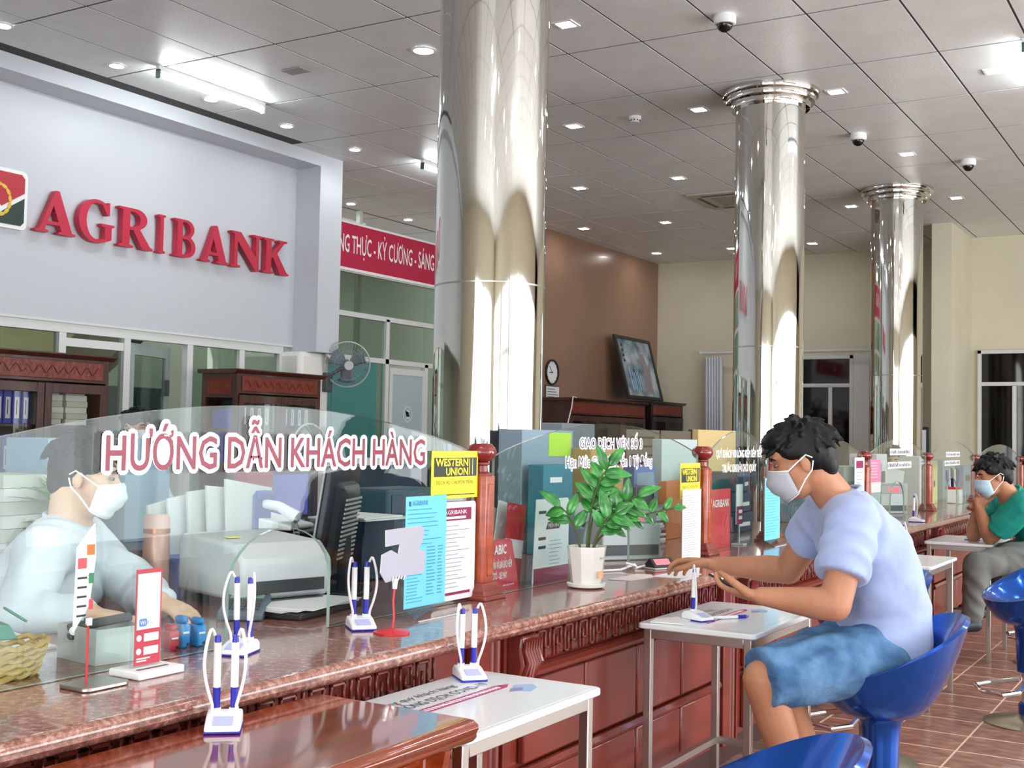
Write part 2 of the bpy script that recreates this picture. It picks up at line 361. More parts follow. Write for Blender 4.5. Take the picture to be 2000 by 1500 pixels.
# ---- office glazing under the sign wall (window_1) with an open door leaf
X1 = -8.36
o = struct(MB().bx(X1-.04, X1+.03, 3.0, 9.26, 2.09, 2.17).build('window_1', ALU, bevel=.004))
for y in (5.2, 6.57, 7.25, 7.99, 8.67, 9.24): MB().bx(X1-.04, X1+.03, y-.035, y+.035, 0, 2.09).build('mullion', ALU, o)
MB().bx(X1-.03, X1+.02, 6.6, 7.22, 1.98, 2.05).build('transom', ALU, o)
for a, b in ((3.0, 5.16), (5.24, 6.53), (6.61, 7.21), (8.03, 8.63), (8.71, 9.2)): MB().bx(X1-.01, X1-.004, a, b, .05, 2.09).build('pane', PANE, o, smooth=False)
d = struct(MB().bx(-.02, .02, 0, .07, 0, 2.05).bx(-.02, .02, .62, .69, 0, 2.05).bx(-.02, .02, .07, .62, 1.95, 2.05).bx(-.02, .02, .07, .62, 0, .15).build('door_1', mat('door_frame_grey', '#9aa8a4', .45), loc=(X1, 7.29, .01), rz=R(18)))
MB().bx(-.004, .004, .07, .62, .15, 1.95).build('pane', PANE, d, smooth=False)
MB().bx(.02, .05, .6, .64, 1.6, 1.75).build('closer', DGREY, d)
# ---- glazed partition in the alcove (window_2), its door and blind
X2 = -9.0
o = struct(MB().bx(X2-.04, X2+.03, 9.7, 14.05, 3.2, 3.26).build('window_2', ALU, bevel=.004))
MB().bx(X2-.04, X2+.03, 9.7, 14.05, 2.68, 2.74).build('transom', ALU, o); MB().bx(X2-.04, X2+.03, 9.7, 14.05, 2.16, 2.22).build('transom', ALU, o)
for y, z1 in ((11.86, 2.71), (12.7, 2.2), (10.3, 2.71), (13.3, 3.2)): MB().bx(X2-.04, X2+.03, y-.035, y+.035, 0, z1).build('mullion', ALU, o)
for y in (11.25, 11.87): MB().bx(X2-.5, X2-.44, y-.03, y+.03, 2.2, 4.1).build('inner_post', mat('inner_post', '#a5ada2', .6), o)
for a, b, z0, z1 in ((9.7, 13.3, 2.74, 3.2), (9.7, 11.83, 2.22, 2.68), (11.9, 13.27, 2.22, 2.68), (12.74, 13.27, .02, 2.16), (9.7, 11.83, .02, 2.16)): MB().bx(X2-.01, X2-.004, a, b, z0, z1).build('pane', PANE, o, smooth=False)
bl = tag(MB().bx(X2-.12, X2-.08, 9.75, 11.8, .3, 2.16).build('window_blind', mat('blue_blind', '#8fdcec', .7, bump=(60, .3), stretch=(.01, .01, 1)), smooth=False), 'turquoise blue blind behind the glazed partition below the red banner', 'blind')
d = struct(MB().bx(-.02, .02, 0, .06, 0, 2.12).bx(-.02, .02, .7, .76, 0, 2.12).bx(-.02, .02, .06, .7, 2.04, 2.12).build('door_2', ALU, loc=(X2+.01, 11.92, 0)))
MB().bx(-.008, .008, .06, .7, .02, 2.04).build('frosted_pane', mat('frosted_pane', '#a9b9be', .6), d, smooth=False)
em = MB().lathe([(.085, 0), (.1, 0), (.1, .004), (.085, .004)], n=28, M=FACE['+X'].to_4x4(), capb=False, capt=False, c=(.009, .4, 1.55)).build('round_emblem', mat('etched_white', '#cfdadd', .6), d)
MB().prism([(-.05, -.06), (.03, .02), (-.04, .02), (-.05, .05), (.05, .05), (-.02, -.03), (.05, -.03), (.05, -.06)], .009, .012, 'YZ', M=Matrix.Translation((0, .4, 1.55))).build('emblem_mark', MATS['etched_white'], em)
# things in the office seen through the glass
sb = thing('stair_flight', 'yellowish staircase soffit rising behind the office glass', 'stairs', (-10.4, 8.2, 0))
MB().prism([(-1.2, .9), (.9, 2.6), (.9, 2.45), (-1.2, .75)], -.5, .5, 'YZ').build('stringer', mat('stair_dark', '#4a463c', .6), sb)
MB().prism([(-1.2, .92), (.9, 2.62), (-1.0, 2.62)], -.55, -.5, 'YZ').build('panel', WARMW, sb)
lk = thing('filing_locker', 'blue grey metal locker behind the open office door', 'locker', (-9.6, 8.25, 0))
MB().bx(-.25, .25, -.4, .4, 0, 1.72).build('body', mat('locker_metal', '#5d7080', .5), lk, bevel=.01)
for y in (-.38, .01): MB().bx(.25, .262, y, y+.37, .08, 1.66).build('door', MATS['locker_metal'], lk, bevel=.004)
sc_ = thing('pierced_screen', 'tan wooden screen with a column of round carvings behind the office glass', 'screen', (-9.3, 7.2, 0))
MB().bx(-.03, .03, -.45, .35, 0, 1.75).build('panel', mat('tan_panel', '#b29867', .6), sc_)
for k in range(7): MB().cyl((.03, .02, .75+.15*k), (.045, .02, .75+.15*k), .05, n=14).build('roundel', mat('roundel', '#7d6e4c', .7), sc_)

# ================================================================== COLUMNS
STEEL = mat('polished_stainless', '#d3d2cc', .045, 1.0, bump=(3.2, .22, .05), stretch=(1, 1, .1))
def column(y, label):
    t = thing('steel_column', label, 'column', (-3.25, y, 0), R(18*y), 'polished steel columns')
    r = .28
    MB().lathe([(r, 0), (r, 2.047)], n=64, capb=False, capt=False).build('lower_sleeve', STEEL, t, ang=1)
    MB().lathe([(r, 2.053), (r, 4.06)], n=64, capb=False, capt=False).build('upper_sleeve', STEEL, t, ang=1)
    MB().lathe([(r-.006, 2.044), (r+.002, 2.046), (r+.002, 2.054), (r-.006, 2.056)], n=64, capb=False, capt=False).build('joint_ring', STEELB, t)
    MB().bx(r-.002, r+.0022, -.004, .004, 0, 4.06).build('vertical_seam', STEELB, t)
    MB().lathe([(r, 4.0), (r+.035, 4.0), (r+.04, 4.012), (r+.04, 4.045), (r+.075, 4.05), (r+.08, 4.06), (r+.08, 4.095), (r+.105, 4.1), (r+.11, 4.11), (r+.11, CE), (r, CE)], n=64, capb=False, capt=False).build('capital', STEEL, t)
column(5.14, 'wide polished steel column rising in front, between the two nearest glass screens')
column(9.38, 'polished steel column with a ring capital behind the head of the man in blue')
column(13.65, 'farthest polished steel column with a ring capital, beside the cream pier')

# ================================================================== CEILING FITTINGS
LED = mat('led_panel', '#ffffff', .5, emit=((1, .97, .92, 1), 95)); LEDC = mat('led_cool', '#ffffff', .5, emit=((.95, .98, 1, 1), 110))
TUBE = mat('tube_light', '#ffffff', .5, emit=((.93, .97, 1, 1), 55))
def sq_light(i, x, y, lab):
    t = thing('square_downlight', lab, 'ceiling light', (x, y, CE), 0, 'square downlights')
    MB().bx(-.075, -.055, -.075, .075, -.008, 0).bx(.055, .075, -.075, .075, -.008, 0).bx(-.055, .055, -.075, -.055, -.008, 0).bx(-.055, .055, .055, .075, -.008, 0).build('frame', WHITE, t)
    MB().bx(-.055, .055, -.055, .055, -.004, -.001).build('diffuser', LED, t, smooth=False)
sq = [(-3.94, 7.147, 'square downlight just right of the wide front column, at the top'), (-3.95, 9.56, 'square downlight left of the middle column capital, by the smoke detector'), (-5.17, 9.56, 'square downlight right of the wide column, left of the smoke detector'),
      (-2.765, 9.57, 'square downlight right of the middle column capital'), (-5.19, 12.0, 'square downlight left of the middle column shaft, below its capital'), (-6.4, 12.0, 'square downlight close to the wide column, second up from the brown wall'),
      (-7.59, 14.37, 'square downlight over the near top corner of the brown wall'), (-6.4, 14.41, 'square downlight over the middle of the brown wall'), (-7.59, 16.76, 'square downlight near the far top corner of the brown wall'),
      (-6.39, 16.8, 'square downlight at the left edge of the middle column, above the far wall'), (-5.19, 16.83, 'square downlight between the middle and far columns, above the far wall'), (-3.955, 14.35, 'square downlight left of the far column capital'),
      (-2.755, 11.97, 'square downlight between the two farther dome cameras'), (-2.75, 14.37, 'square downlight right of the far column capital, glowing warm'), (-1.56, 9.58, 'square downlight beside the tube light at the right edge')]
for i, (x, y, l) in enumerate(sq): sq_light(i, x, y, l)
for x in (-1.56, -.36, .84, 2.04):
    for y in (-.1, 2.3, 4.72, 7.14, 9.58):
        if (x < -1 and y > 7) or (x < -2 and y > 4): continue
        sq_light(0, x, y, 'square downlight over the front of the hall, seen only mirrored in the steel columns')
def rd_light(x, y, r, lab):
    t = thing('round_downlight', lab, 'ceiling light', (x, y, CE), 0, 'round downlights')
    MB().lathe([(r, -.001), (r+.018, -.002), (r+.02, -.01), (r, -.012), (r-.004, -.004)], n=28, capb=False, capt=False).build('trim_ring', WHITE, t)
    MB().lathe([(r, -.004), (r, -.002)], n=28).build('diffuser', LEDC, t)
for x, y, r, l in ((-7.47, 5.29, .055, 'round downlight at the top left corner above the sign wall'), (-7.49, 6.32, .055, 'round downlight left of the ceiling tube light'), (-7.52, 7.36, .055, 'round downlight just below the ceiling tube light'),
                   (-7.54, 8.34, .055, 'round downlight right of the ceiling tube light end'), (-7.55, 9.36, .055, 'round downlight above the right end of the sign wall'), (-9.38, 11.58, .055, 'left round downlight above the red banner'),
                   (-9.38, 12.78, .055, 'right round downlight above the red banner'), (-5.135, 7.14, .075, 'big round downlight left of the wide front column')): rd_light(x, y, r, l)
def tube_light(x, y0, y1, lab):
    t = thing('tube_light', lab, 'ceiling light', (x, y0, CE), 0, 'ceiling tube lights'); L_ = y1-y0
    MB().bx(-.02, .02, 0, L_, -.045, 0).build('housing', WHITE, t, bevel=.004)
    for yy in (0.0, L_-.02): MB().bx(-.02, .02, yy, yy+.02, -.1, -.03).build('end_holder', mat('holder_green', '#3f5a58', .5) if yy == 0 else WHITE, t, bevel=.003)
    MB().cyl((0, .02, -.075), (0, L_-.02, -.075), .016, n=14).build('tube', TUBE, t)
tube_light(-7.2, 6.47, 7.67, 'lit fluorescent tube on the ceiling above the sign wall')
tube_light(-7.2, 10.03, 11.23, 'lit fluorescent tube half hidden behind the wide front column')
tube_light(-.95, 1.2, 2.4, 'lit fluorescent tube over the nearer hall, mirrored high on the wide column'); tube_light(1.45, 3.4, 4.6, 'lit fluorescent tube over the right side of the hall, mirrored in the columns')
tube_light(-1.25, 8.88, 10.08, 'lit fluorescent tube at the right edge of the ceiling')
def dome(x, y, lab):
    t = thing('dome_camera', lab, 'security camera', (x, y, CE), 0, 'dome cameras')
    MB().lathe([(.07, 0), (.075, -.01), (.075, -.05), (.066, -.06), (.055, -.062)], n=28).build('housing', WHITE, t)
    MB().lathe([(.055*math.cos(a), -.06-.055*math.sin(a)) for a in [math.pi/2*i/7 for i in range(8)]], n=24, capb=False).build('dome', mat('smoked_dome', '#151515', .06), t)
dome(-2.92, 7.5, 'white dome camera nearest the viewer, at the top right'); dome(-2.97, 11.0, 'white dome camera right of the middle column capital'); dome(-2.28, 12.5, 'white dome camera farthest right, under the warm ceiling')
t = thing('smoke_detector', 'white smoke detector on the ceiling right of the wide column', 'smoke detector', (-4.54, 9.53, CE))
MB().lathe([(.055, 0), (.055, -.02), (.045, -.03), (.04, -.05), (.025, -.055)], n=24).build('body', WHITE, t)
for k in range(10): MB().box((.041*math.cos(k*.628), .041*math.sin(k*.628), -.038), (.012, .012, .012), k*.628).build('vent_slot', DGREY, t)
t = thing('ceiling_air_conditioner', 'cassette air conditioner panel set in the ceiling left of the middle column', 'air conditioner', (-5.0, 13.3, CE))
MB().bx(-.46, .46, -.46, .46, -.03, .0).build('panel', mat('ac_panel', '#b9b2a4', .5), t, bevel=.01)
for a in range(4): MB().box((.36*math.cos(a*math.pi/2), .36*math.sin(a*math.pi/2), -.031), (.05, .6, .006), a*math.pi/2).build('louver', mat('ac_slot', '#5c5449', .6), t)
MB().bx(-.24, .24, -.24, .24, -.036, -.03).build('grille', mat('ac_grille', '#9d968a', .6), t, bevel=.004)
tag(MB().bx(-.1, .1, -.07, .07, -.012, 0).build('ceiling_vent', mat('vent_grey', '#9b9b9a', .6), bevel=.006, loc=(-6.32, 7.08, CE)), 'small grey square cover on the ceiling right of the tube light', 'vent')

# ================================================================== SIGNS ON THE WALLS
def arc(cx, cy, rx, ry, a0, a1, n=10): return [(cx+rx*math.cos(R(a0+(a1-a0)*i/n)), cy+ry*math.sin(R(a0+(a1-a0)*i/n))) for i in range(n+1)]
LT = {}
LT['A'] = [[(.0, 0), (.30, 0), (.30, .05), (.22, .07), (.265, .20), (.56, .20), (.60, .07), (.53, .05), (.53, 0), (.93, 0), (.93, .05), (.85, .07), (.53, 1.02), (.45, 1.02), (.10, .07), (0, .05)], [(.292, .28), (.405, .66), (.53, .28)]]
LT['G'] = [arc(.46, .5, .46, .53, 52, 268, 22)+[(.62, -.02), (.86, .08), (.86, .38), (.93, .41), (.93, .46), (.58, .46), (.58, .41), (.68, .38), (.68, .08)]+arc(.46, .5, .26, .45, 285, 80, 20)+[(.60, .93), (.74, .68), (.80, .68), (.80, 1.0), (.75, 1.0)]]
LT['R'] = [[(0, 0), (.40, 0), (.40, .05), (.30, .07), (.30, .45), (.40, .45), (.66, 0), (.95, 0), (.95, .05), (.88, .08), (.58, .49)]+arc(.46, .74, .32, .26, -50, 90, 12)+[(0, 1), (0, .95), (.1, .93), (.1, .07), (0, .05)], [(.30, .53), (.30, .92), (.40, .92)]+arc(.40, .725, .19, .195, 90, -90, 10)]
LT['I'] = [[(0, 0), (.42, 0), (.42, .05), (.31, .07), (.31, .93), (.42, .95), (.42, 1), (0, 1), (0, .95), (.11, .93), (.11, .07), (0, .05)]]
LT['B'] = [[(0, 0)]+arc(.45, .28, .33, .28, -90, 62, 14)+arc(.43, .76, .29, .24, -50, 90, 12)+[(0, 1), (0, .95), (.1, .93), (.1, .07), (0, .05)], [(.29, .56), (.29, .93), (.40, .93)]+arc(.40, .745, .18, .185, 90, -90, 10), [(.29, .07), (.29, .49), (.42, .49)]+arc(.42, .28, .20, .21, 90, -90, 10)]
LT['N'] = [[(0, 0), (.30, 0), (.30, .05), (.20, .07), (.20, .74), (.80, -.03), (.90, -.03), (.90, .93), (1.0, .95), (1.0, 1), (.70, 1), (.70, .95), (.80, .93), (.80, .36), (.30, 1), (0, 1), (0, .95), (.1, .92), (.1, .07), (0, .05)]]
LT['K'] = [[(0, 0), (.40, 0), (.40, .05), (.30, .07), (.30, .44), (.36, .48), (.66, 0), (1.0, 0), (1.0, .05), (.92, .07), (.53, .60), (.80, .92), (.92, .95), (.92, 1), (.58, 1), (.58, .95), (.64, .92), (.30, .56), (.30, .93), (.40, .95), (.40, 1), (0, 1), (0, .95), (.1, .93), (.1, .07), (0, .05)]]
def glyph(ch, h, wd, depth, name, m, parent, loc):
    cu = bpy.data.curves.new(name, 'CURVE'); cu.dimensions = '2D'; cu.fill_mode = 'BOTH'; cu.extrude = depth/2
    for poly in LT[ch]:
        sp = cu.splines.new('POLY'); sp.points.add(len(poly)-1); sp.use_cyclic_u = True
        for p_, (u, v) in zip(sp.points, poly): p_.co = (u*wd, v*h, 0, 1)
    t = bpy.data.objects.new('tmp', cu); COL.objects.link(t); me = evalmesh(t); bpy.data.objects.remove(t)
    me.transform(FACE['+X'].to_4x4()); me.materials.clear(); me.materials.append(m); me.name = name
    o = bpy.data.objects.new(name, me); COL.objects.link(o); o.parent = parent; o.location = loc
    return o
sg = thing('wall_lettering', 'big red raised AGRIBANK letters on the white sign wall', 'sign lettering', (-8.32, 6.2, 2.88))
LRED = mat('raised_red_letter', '#b92340', .4)
yy = 0
for ch, wd, gap in (('A', .42, .0), ('G', .40, .02), ('R', .40, .045), ('I', .19, .0), ('B', .33, .0), ('A', .38, .01), ('N', .42, .025), ('K', .37, 0)):
    glyph(ch, .345, wd, .06, 'letter', LRED, sg, (.045, yy, 0)); yy += wd+gap
LWID = yy
lg = thing('wall_logo', 'square red and green bank logo plate left of the red letters', 'logo', (-8.32, 6.15, 3.10))
def rrect(w_, h_, r, n=5):
    return arc(w_/2-r, h_/2-r, r, r, 0, 90, n)+arc(-w_/2+r, h_/2-r, r, r, 90, 180, n)+arc(-w_/2+r, -h_/2+r, r, r, 180, 270, n)+arc(w_/2-r, -h_/2+r, r, r, 270, 360, n)
q = Matrix.Translation((0, -.235, 0))
MB().prism(rrect(.47, .47, .05), 0, .035, 'YZ', M=q).build('plate', WHITE, lg)
MB().prism([(-.19, .205), (.175, .205), (.205, .175), (.205, .06), (.0, -.07), (-.2, .12)], .035, .040, 'YZ', M=q).build('red_field', mat('logo_red', '#b01f30', .4), lg)
MB().prism([(.205, .02), (.205, -.175), (.175, -.205), (-.12, -.205), (.02, -.1)], .035, .040, 'YZ', M=q).build('dark_green_field', mat('logo_green', '#16302a', .4), lg)
MB().prism([(-.205, .08), (-.05, -.08), (-.16, -.205), (-.205, -.18)], .035, .040, 'YZ', M=q).build('dark_green_field', MATS['logo_green'], lg)
GOLD = mat('logo_gold', '#d9b63a', .4)
for k in range(9):
    a = R(-100+k*27); c_ = (.04, -.235-.03+.105*math.cos(a), .0-.02+.12*math.sin(a))
    MB().ell(c_, (.004, .016, .03), 10, 6, M=Matrix.Rotation(a, 3, 'X')).build('gold_leaf', GOLD, lg)
bn = thing('slogan_banner', 'long red banner with white Vietnamese slogan over the alcove partition', 'banner', (-8.95, 9.75, 3.235))
MB().bx(-.03, 0, 0, 4.3, 0, .545).build('board', mat('banner_red', '#b71f45', .5), bn)
MB().bx(-.03, .006, 0, 4.3, -.02, .012).bx(-.03, .006, 0, 4.3, .535, .56).build('edge_trim', WHITE, bn)
text('NG THỰC - KỶ CƯƠNG - SÁNG TẠO', 'slogan', LETTER_WHITE, bn, (.002, 1.10, .195), h=.30, width=2.26, off=.008)
# clock, notice, fan
ck = thing('wall_clock', 'round white wall clock with black rim on the brown wall', 'clock', (-8.05, 14.35, 2.185))
MX = FACE['+X'].to_4x4()
MB().lathe([(.15, 0), (.175, .0), (.178, .02), (.17, .035), (.155, .03), (.15, .015)], n=40, M=MX, capb=False, capt=False).build('rim', BLACK, ck)
MB().lathe([(.155, .005), (.155, .015)], n=40, M=MX).build('dial', WHITE, ck)
MB().prism([(-.004, -.02), (.004, -.02), (.004, .11), (-.004, .11)], .017, .02, 'YZ', M=Matrix.Rotation(R(-40), 4, 'X').inverted()).build('minute_hand', BLACK, ck)
MB().prism([(-.006, -.02), (.006, -.02), (.006, .075), (-.006, .075)], .017, .021, 'YZ', M=Matrix.Rotation(R(95), 4, 'X')).build('hour_hand', BLACK, ck)
for k in range(12): MB().box((.017, .135*math.sin(k*math.pi/6), .135*math.cos(k*math.pi/6)), (.002, .006, .02), M=Matrix.Rotation(-k*math.pi/6, 4, 'X')).build('hour_mark', BLACK, ck)
nt_ = thing('notice_board', 'white printed notice in dark frame hanging under the wall clock', 'notice', (-8.04, 14.37, 1.45))
MB().bx(-.01, .01, -.2, .2, 0, .56).build('frame', mat('frame_grey', '#5b5048', .5), nt_); MB().bx(.01, .012, -.18, .18, .02, .54).build('sheet', PAPER, nt_)
for k in range(12): MB().bx(.012, .0128, -.15, .05+.1*((k*7) % 3)/2, .5-.036*k, .508-.036*k).build('print_line', INK, nt_)
def wall_fan():
    t = thing('wall_fan', 'grey wall mounted fan on the white pier beside the alcove', 'fan', (-7.99, 9.72, 1.98)); M = Matrix.Rotation(R(-42), 4, 'Z') @ Matrix.Rotation(R(100), 4, 'Y')
    c = Vector((.10, .03, .03))
    MB().bx(-.09, -.03, -.14, -.04, -.26, -.06).build('wall_bracket', DGREY, t, bevel=.01)
    MB().cyl((-.05, -.09, -.1), c, .02).build('arm', DGREY, t); MB().cyl((-.06, -.02, -.1), (-.06, -.02, -1.2), .006, n=6).build('pull_cord', DGREY, t)
    FM = M.to_3x3()
    m = MB(); rr = .235
    for k in range(40):
        a = 2*math.pi*k/40; m.tube([c+FM @ Vector((q_*math.cos(a), q_*math.sin(a), z_)) for q_, z_ in ((.045, .1), (.15, .09), (.215, .06), (rr, .0), (.2, -.06), (.1, -.08))], .0017, 4)
    for q_, z_ in ((.045, .1), (.15, .09), (.1, -.08)): m.tube([c+FM @ Vector((q_*math.cos(2*math.pi*k/36), q_*math.sin(2*math.pi*k/36), z_)) for k in range(36)], .0025, 4, closed=True)
    m.build('wire_cage', mat('cage_grey', '#8d9497', .35), t)
    MB().tube([c+FM @ Vector((rr*math.cos(2*math.pi*k/48), rr*math.sin(2*math.pi*k/48), 0)) for k in range(48)], .008, 8, closed=True).build('cage_rim', mat('rim_grey', '#aab0b2', .3), t)
    for k in range(3):
        a = 2.1*k; vs = []
        for i in range(7):
            for j in range(5):
                r_ = .04+.155*i/6; an = a+(-.5+j/4)*(1.1+.25*math.sin(i)); vs.append(c+FM @ Vector((r_*math.cos(an), r_*math.sin(an), .012*(j-2))))
        o = MB().add(vs, [(i*5+j, i*5+j+1, (i+1)*5+j+1, (i+1)*5+j) for i in range(6) for j in range(4)]).build('blade', mat('fan_blade', '#5e6a72', .4), t); o.modifiers.new('t', 'SOLIDIFY').thickness = .003
    MB().cyl(c+FM @ Vector((0, 0, -.1)), c+FM @ Vector((0, 0, .03)), .045, .035, 20).build('motor_hub', DGREY, t)
    MB().cyl(c+FM @ Vector((0, 0, .095)), c+FM @ Vector((0, 0, .108)), .05, .045, 20).build('badge', GREYP, t)
wall_fan()
# painting leaning on the far cabinet
pa = thing('leaning_painting', 'black framed waterfall painting leaning on the far dark cabinet', 'painting', (-7.68, 16.62, 1.885), R(2))
PM = Matrix.Rotation(R(-15), 4, 'Y') @ Matrix.Diagonal((1, 1.42, 1, 1))
W_, H_ = 1.36, .98
MB().bx(0, .03, -.48, (.48), 0, .05, PM).bx(0, .03, -.48, (.48), H_-.05, H_, PM).bx(0, .03, -.48, -.48+.05, .05, H_-.05, PM).bx(0, .03, (.48)-.05, (.48), .05, H_-.05, PM).build('frame', BLACK, pa)
MB().bx(.005, .018, -.48+.05, (.48)-.05, .05, H_-.05, PM).build('canvas', mat('misty_canvas', '#a9b6b8', .6, noise=(3.2, .6), col2='#38506a'), pa)
for k in range(6): MB().bx(.019, .0205, -.28+.05*k+.01*(k % 2), -.255+.05*k, .15, .5-.04*(k % 3), PM).build('waterfall_stroke', mat('pale_blue_stroke', '#9dc3e0', .6), pa)
MB().prism([(.05, .1), (.12, .5), (.1, .72), (.2, .74), (.24, .5), (.32, .62), (.34, .58), (.26, .36), (.27, .1)], .019, .0215, 'YZ', M=PM).build('rock_stroke', mat('mauve_stroke', '#8f8590', .6), pa)
for k in range(4): MB().prism([(-.37, .82-.08*k), (-.33, .87-.08*k), (-.31, .83-.08*k), (-.34, .81-.08*k)], .019, .0205, 'YZ', M=PM).build('brush_character', INK, pa)
# small framed board on far pier
fb = thing('framed_board', 'small dark green framed board on the far wall beside the cream pier', 'board', (-3.5, 15.9, 1.05))
MB().bx(-.13, .13, -.02, .02, 0, .47).build('frame', mat('dark_green_frame', '#1e3128', .5), fb); MB().bx(-.1, .1, -.024, -.02, .03, .43).build('sheet', PAPERG, fb)

# ================================================================== SERVICE COUNTER
GRAN = mat('red_granite', '#9a4a38', .16, noise=(120, .5), coat=.5, col2='#5d2a20')
def granite():
    m = GRAN; nt = m.node_tree; N = nt.nodes; L = nt.links; b = N['Principled BSDF']
    tc = N.new('ShaderNodeTexCoord'); v = N.new('ShaderNodeTexVoronoi'); v.inputs['Scale'].default_value = 320; L.new(tc.outputs['Object'], v.inputs[0])
    n = N.new('ShaderNodeTexNoise'); n.inputs['Scale'].default_value = 60; n.inputs['Detail'].default_value = 4; L.new(tc.outputs['Object'], n.inputs['Vector'])
    rp = N.new('ShaderNodeValToRGB'); e = rp.color_ramp.elements; e[0].position = .3; e[0].color = S('#6f463c'); e[1].position = .72; e[1].color = S('#bd9385')
    x = e.new(.5); x.color = S('#935f52')
    ad = N.new('ShaderNodeMath'); ad.operation = 'MULTIPLY_ADD'; ad.inputs[1].default_value = .22; L.new(v.outputs['Color'], ad.inputs[0]); L.new(n.outputs['Fac'], ad.inputs[2])
    sb_ = N.new('ShaderNodeMath'); sb_.operation = 'SUBTRACT'; sb_.inputs[1].default_value = .1; L.new(ad.outputs[0], sb_.inputs[0])
    L.new(sb_.outputs[0], rp.inputs[0]); L.new(rp.outputs[0], b.inputs['Base Color'])
granite()
YA, YB = .2, 14.4
ct = thing('service_counter', 'long red granite topped counter with carved rosewood front', 'counter', (-1.74, 0, 0))
nose = [(-.72, .755), (.035, .755), (.06, .757), (.073, .764), (.079, .774), (.075, .780), (.0795, .784), (.078, .793), (.07, .799), (.055, .8), (-.72, .8)]
o = MB().prism(nose, YA, YB, 'XZY').build('granite_top', GRAN, ct, ang=.9)
MB().bx(-1.05, -.72, 2.45, 7.2, .757, .8).build('granite_back_top', GRAN, ct)
MB().bx(-.45, -.02, YA, YB, .1, .755).build('carcass', ROSEW, ct, smooth=False)
MB().bx(-.42, -.05, YA, YB, 0, .1).build('plinth', mat('plinth_dark', '#3a1712', .5), ct, smooth=False)
pils = [1.05, 2.80, 4.6, 6.4, 8.2, 10.0, 11.8, 13.6]
FRW = mat('fret_wood', '#84362a', .25, noise=(4, .2), coat=.3, col2='#6b2a20')
unit = [[(0, .005), (0, .08)], [(0, .08), (.045, .08)], [(.045, .08), (.045, .03)], [(.022, .005), (.022, .055)], [(.07, .005), (.07, .08)], [(.045, .03), (.022, .03)], [(.07, .08), (.115, .08)], [(.115, .08), (.115, .005)], [(.092, .055), (.092, .005)], [(.092, .005), (.07, .005)], [(.14, .03), (.14, .08)], [(.115, .03), (.14, .03)]]
def fret(y0, y1):
    m = MB(); y = y0
    while y+.16 < y1:
        for (a, b), (c, d) in unit:
            m.bx(0, .009, y+min(a, c)-.004, y+max(a, c)+.004, .655+min(b, d)-.004, .655+max(b, d)+.004)
        y += .165
    return m
for p0, p1 in zip(pils[:-1], pils[1:]):
    a = p0+.17; b = p1-.12
    fret(a, b).build('fretwork', FRW, ct, bevel=.002, seg=1)
    MB().prism([(0, .615), (.02, .615), (.028, .622), (.03, .632), (.018, .64), (.006, .645), (0, .645)], a-.03, b+.03, 'XZY').build('moulding', FRW, ct)
    MB().prism([(0, .335), (.012, .335), (.016, .345), (.008, .36), (0, .362)], a, b, 'XZY').build('moulding', FRW, ct)
    n = 4; wd = (b-a)/n
    for i in range(n):
        for z0, z1 in ((.37, .605), (.12, .33)):
            ya, yb = a+wd*i+.006, a+wd*(i+1)-.006
            MB().bx(-.02, .004, ya, yb, z0, z1).build('front_panel', ROSEW, ct, bevel=.006)
for p_ in pils:
    MB().bx(-.02, .014, p_-.10, p_-.03, .1, .755).build('stile', ROSEW, ct, bevel=.004)
    for dy in (-.012, .02): MB().cyl((.0, p_+dy, .1), (.0, p_+dy, .755), .014, n=14).build('bead_column', FRW, ct)
    MB().bx(-.02, .012, p_+.045, p_+.06, .1, .755).build('stile', ROSEW, ct)
    # carved acanthus bracket: body with curling leaf ridges
    br = MB().prism([(0, .6), (.02, .6), (.05, .63), (.062, .67), (.055, .71), (.06, .75), (0, .755)], p_+.065, p_+.155, 'XZY').build('carved_bracket', FRW, ct, bevel=.008)
    for k in range(6):
        y = p_+.072+.014*k; c_ = .008*math.sin(k)
        MB().tube([(.03, y, .605), (.056+c_, y+.006, .635), (.068, y+.012, .675), (.06, y+.004, .71), (.068, y-.004, .738)], [.004, .007, .008, .007, .005], 6).build('carved_leaf', FRW, br)

# ---- wooden posts with turned finials
def post(y, zt, lab):
    t = thing('counter_post', lab, 'post', (-2.0, y, .8), 0, 'turned posts on the counter'); k = (zt-.8)/.5
    MB().lathe([(.088, 0), (.088, .012), (.076, .016), (.076, .028), (.062, .04), (.058, .052)], n=4, M=Matrix.Rotation(R(45), 4, 'Z')).build('base', ROSEW, t, bevel=.003)
    c = .012; w_ = .036
    oc = [(w_, -w_+c), (w_, w_-c), (w_-c, w_), (-w_+c, w_), (-w_, w_-c), (-w_, -w_+c), (-w_+c, -w_), (w_-c, -w_)]
    MB().prism(oc, .05, .385*k, 'XY').build('shaft', WOODO, t, bevel=.003)
    MB().bx(w_-.004, w_+.003, -.014, .014, .07, .36*k).build('raised_fillet', WOODO, t, bevel=.003)
    z = .385*k
    MB().lathe([(.036, z), (.034, z+.006), (.022, z+.012), (.02, z+.03), (.028, z+.034), (.026, z+.04), (.018, z+.044)], n=24).build('neck', ROSEW, t)
    prof = [(.018, z+.04), (.034, z+.047), (.044, z+.06), (.047, z+.072), (.044, z+.085), (.034, z+.095), (.03, z+.098), (.02, z+.096), (.004, z+.092)]
    MB().lathe(prof, n=40, fn=lambda a, q: 1-.06*(0.5+.5*math.cos(8*a))*(1 if q > z+.08 else .35)).build('finial', mat('finial_lacquer', '#7c1d17', .15, coat=.6), t)
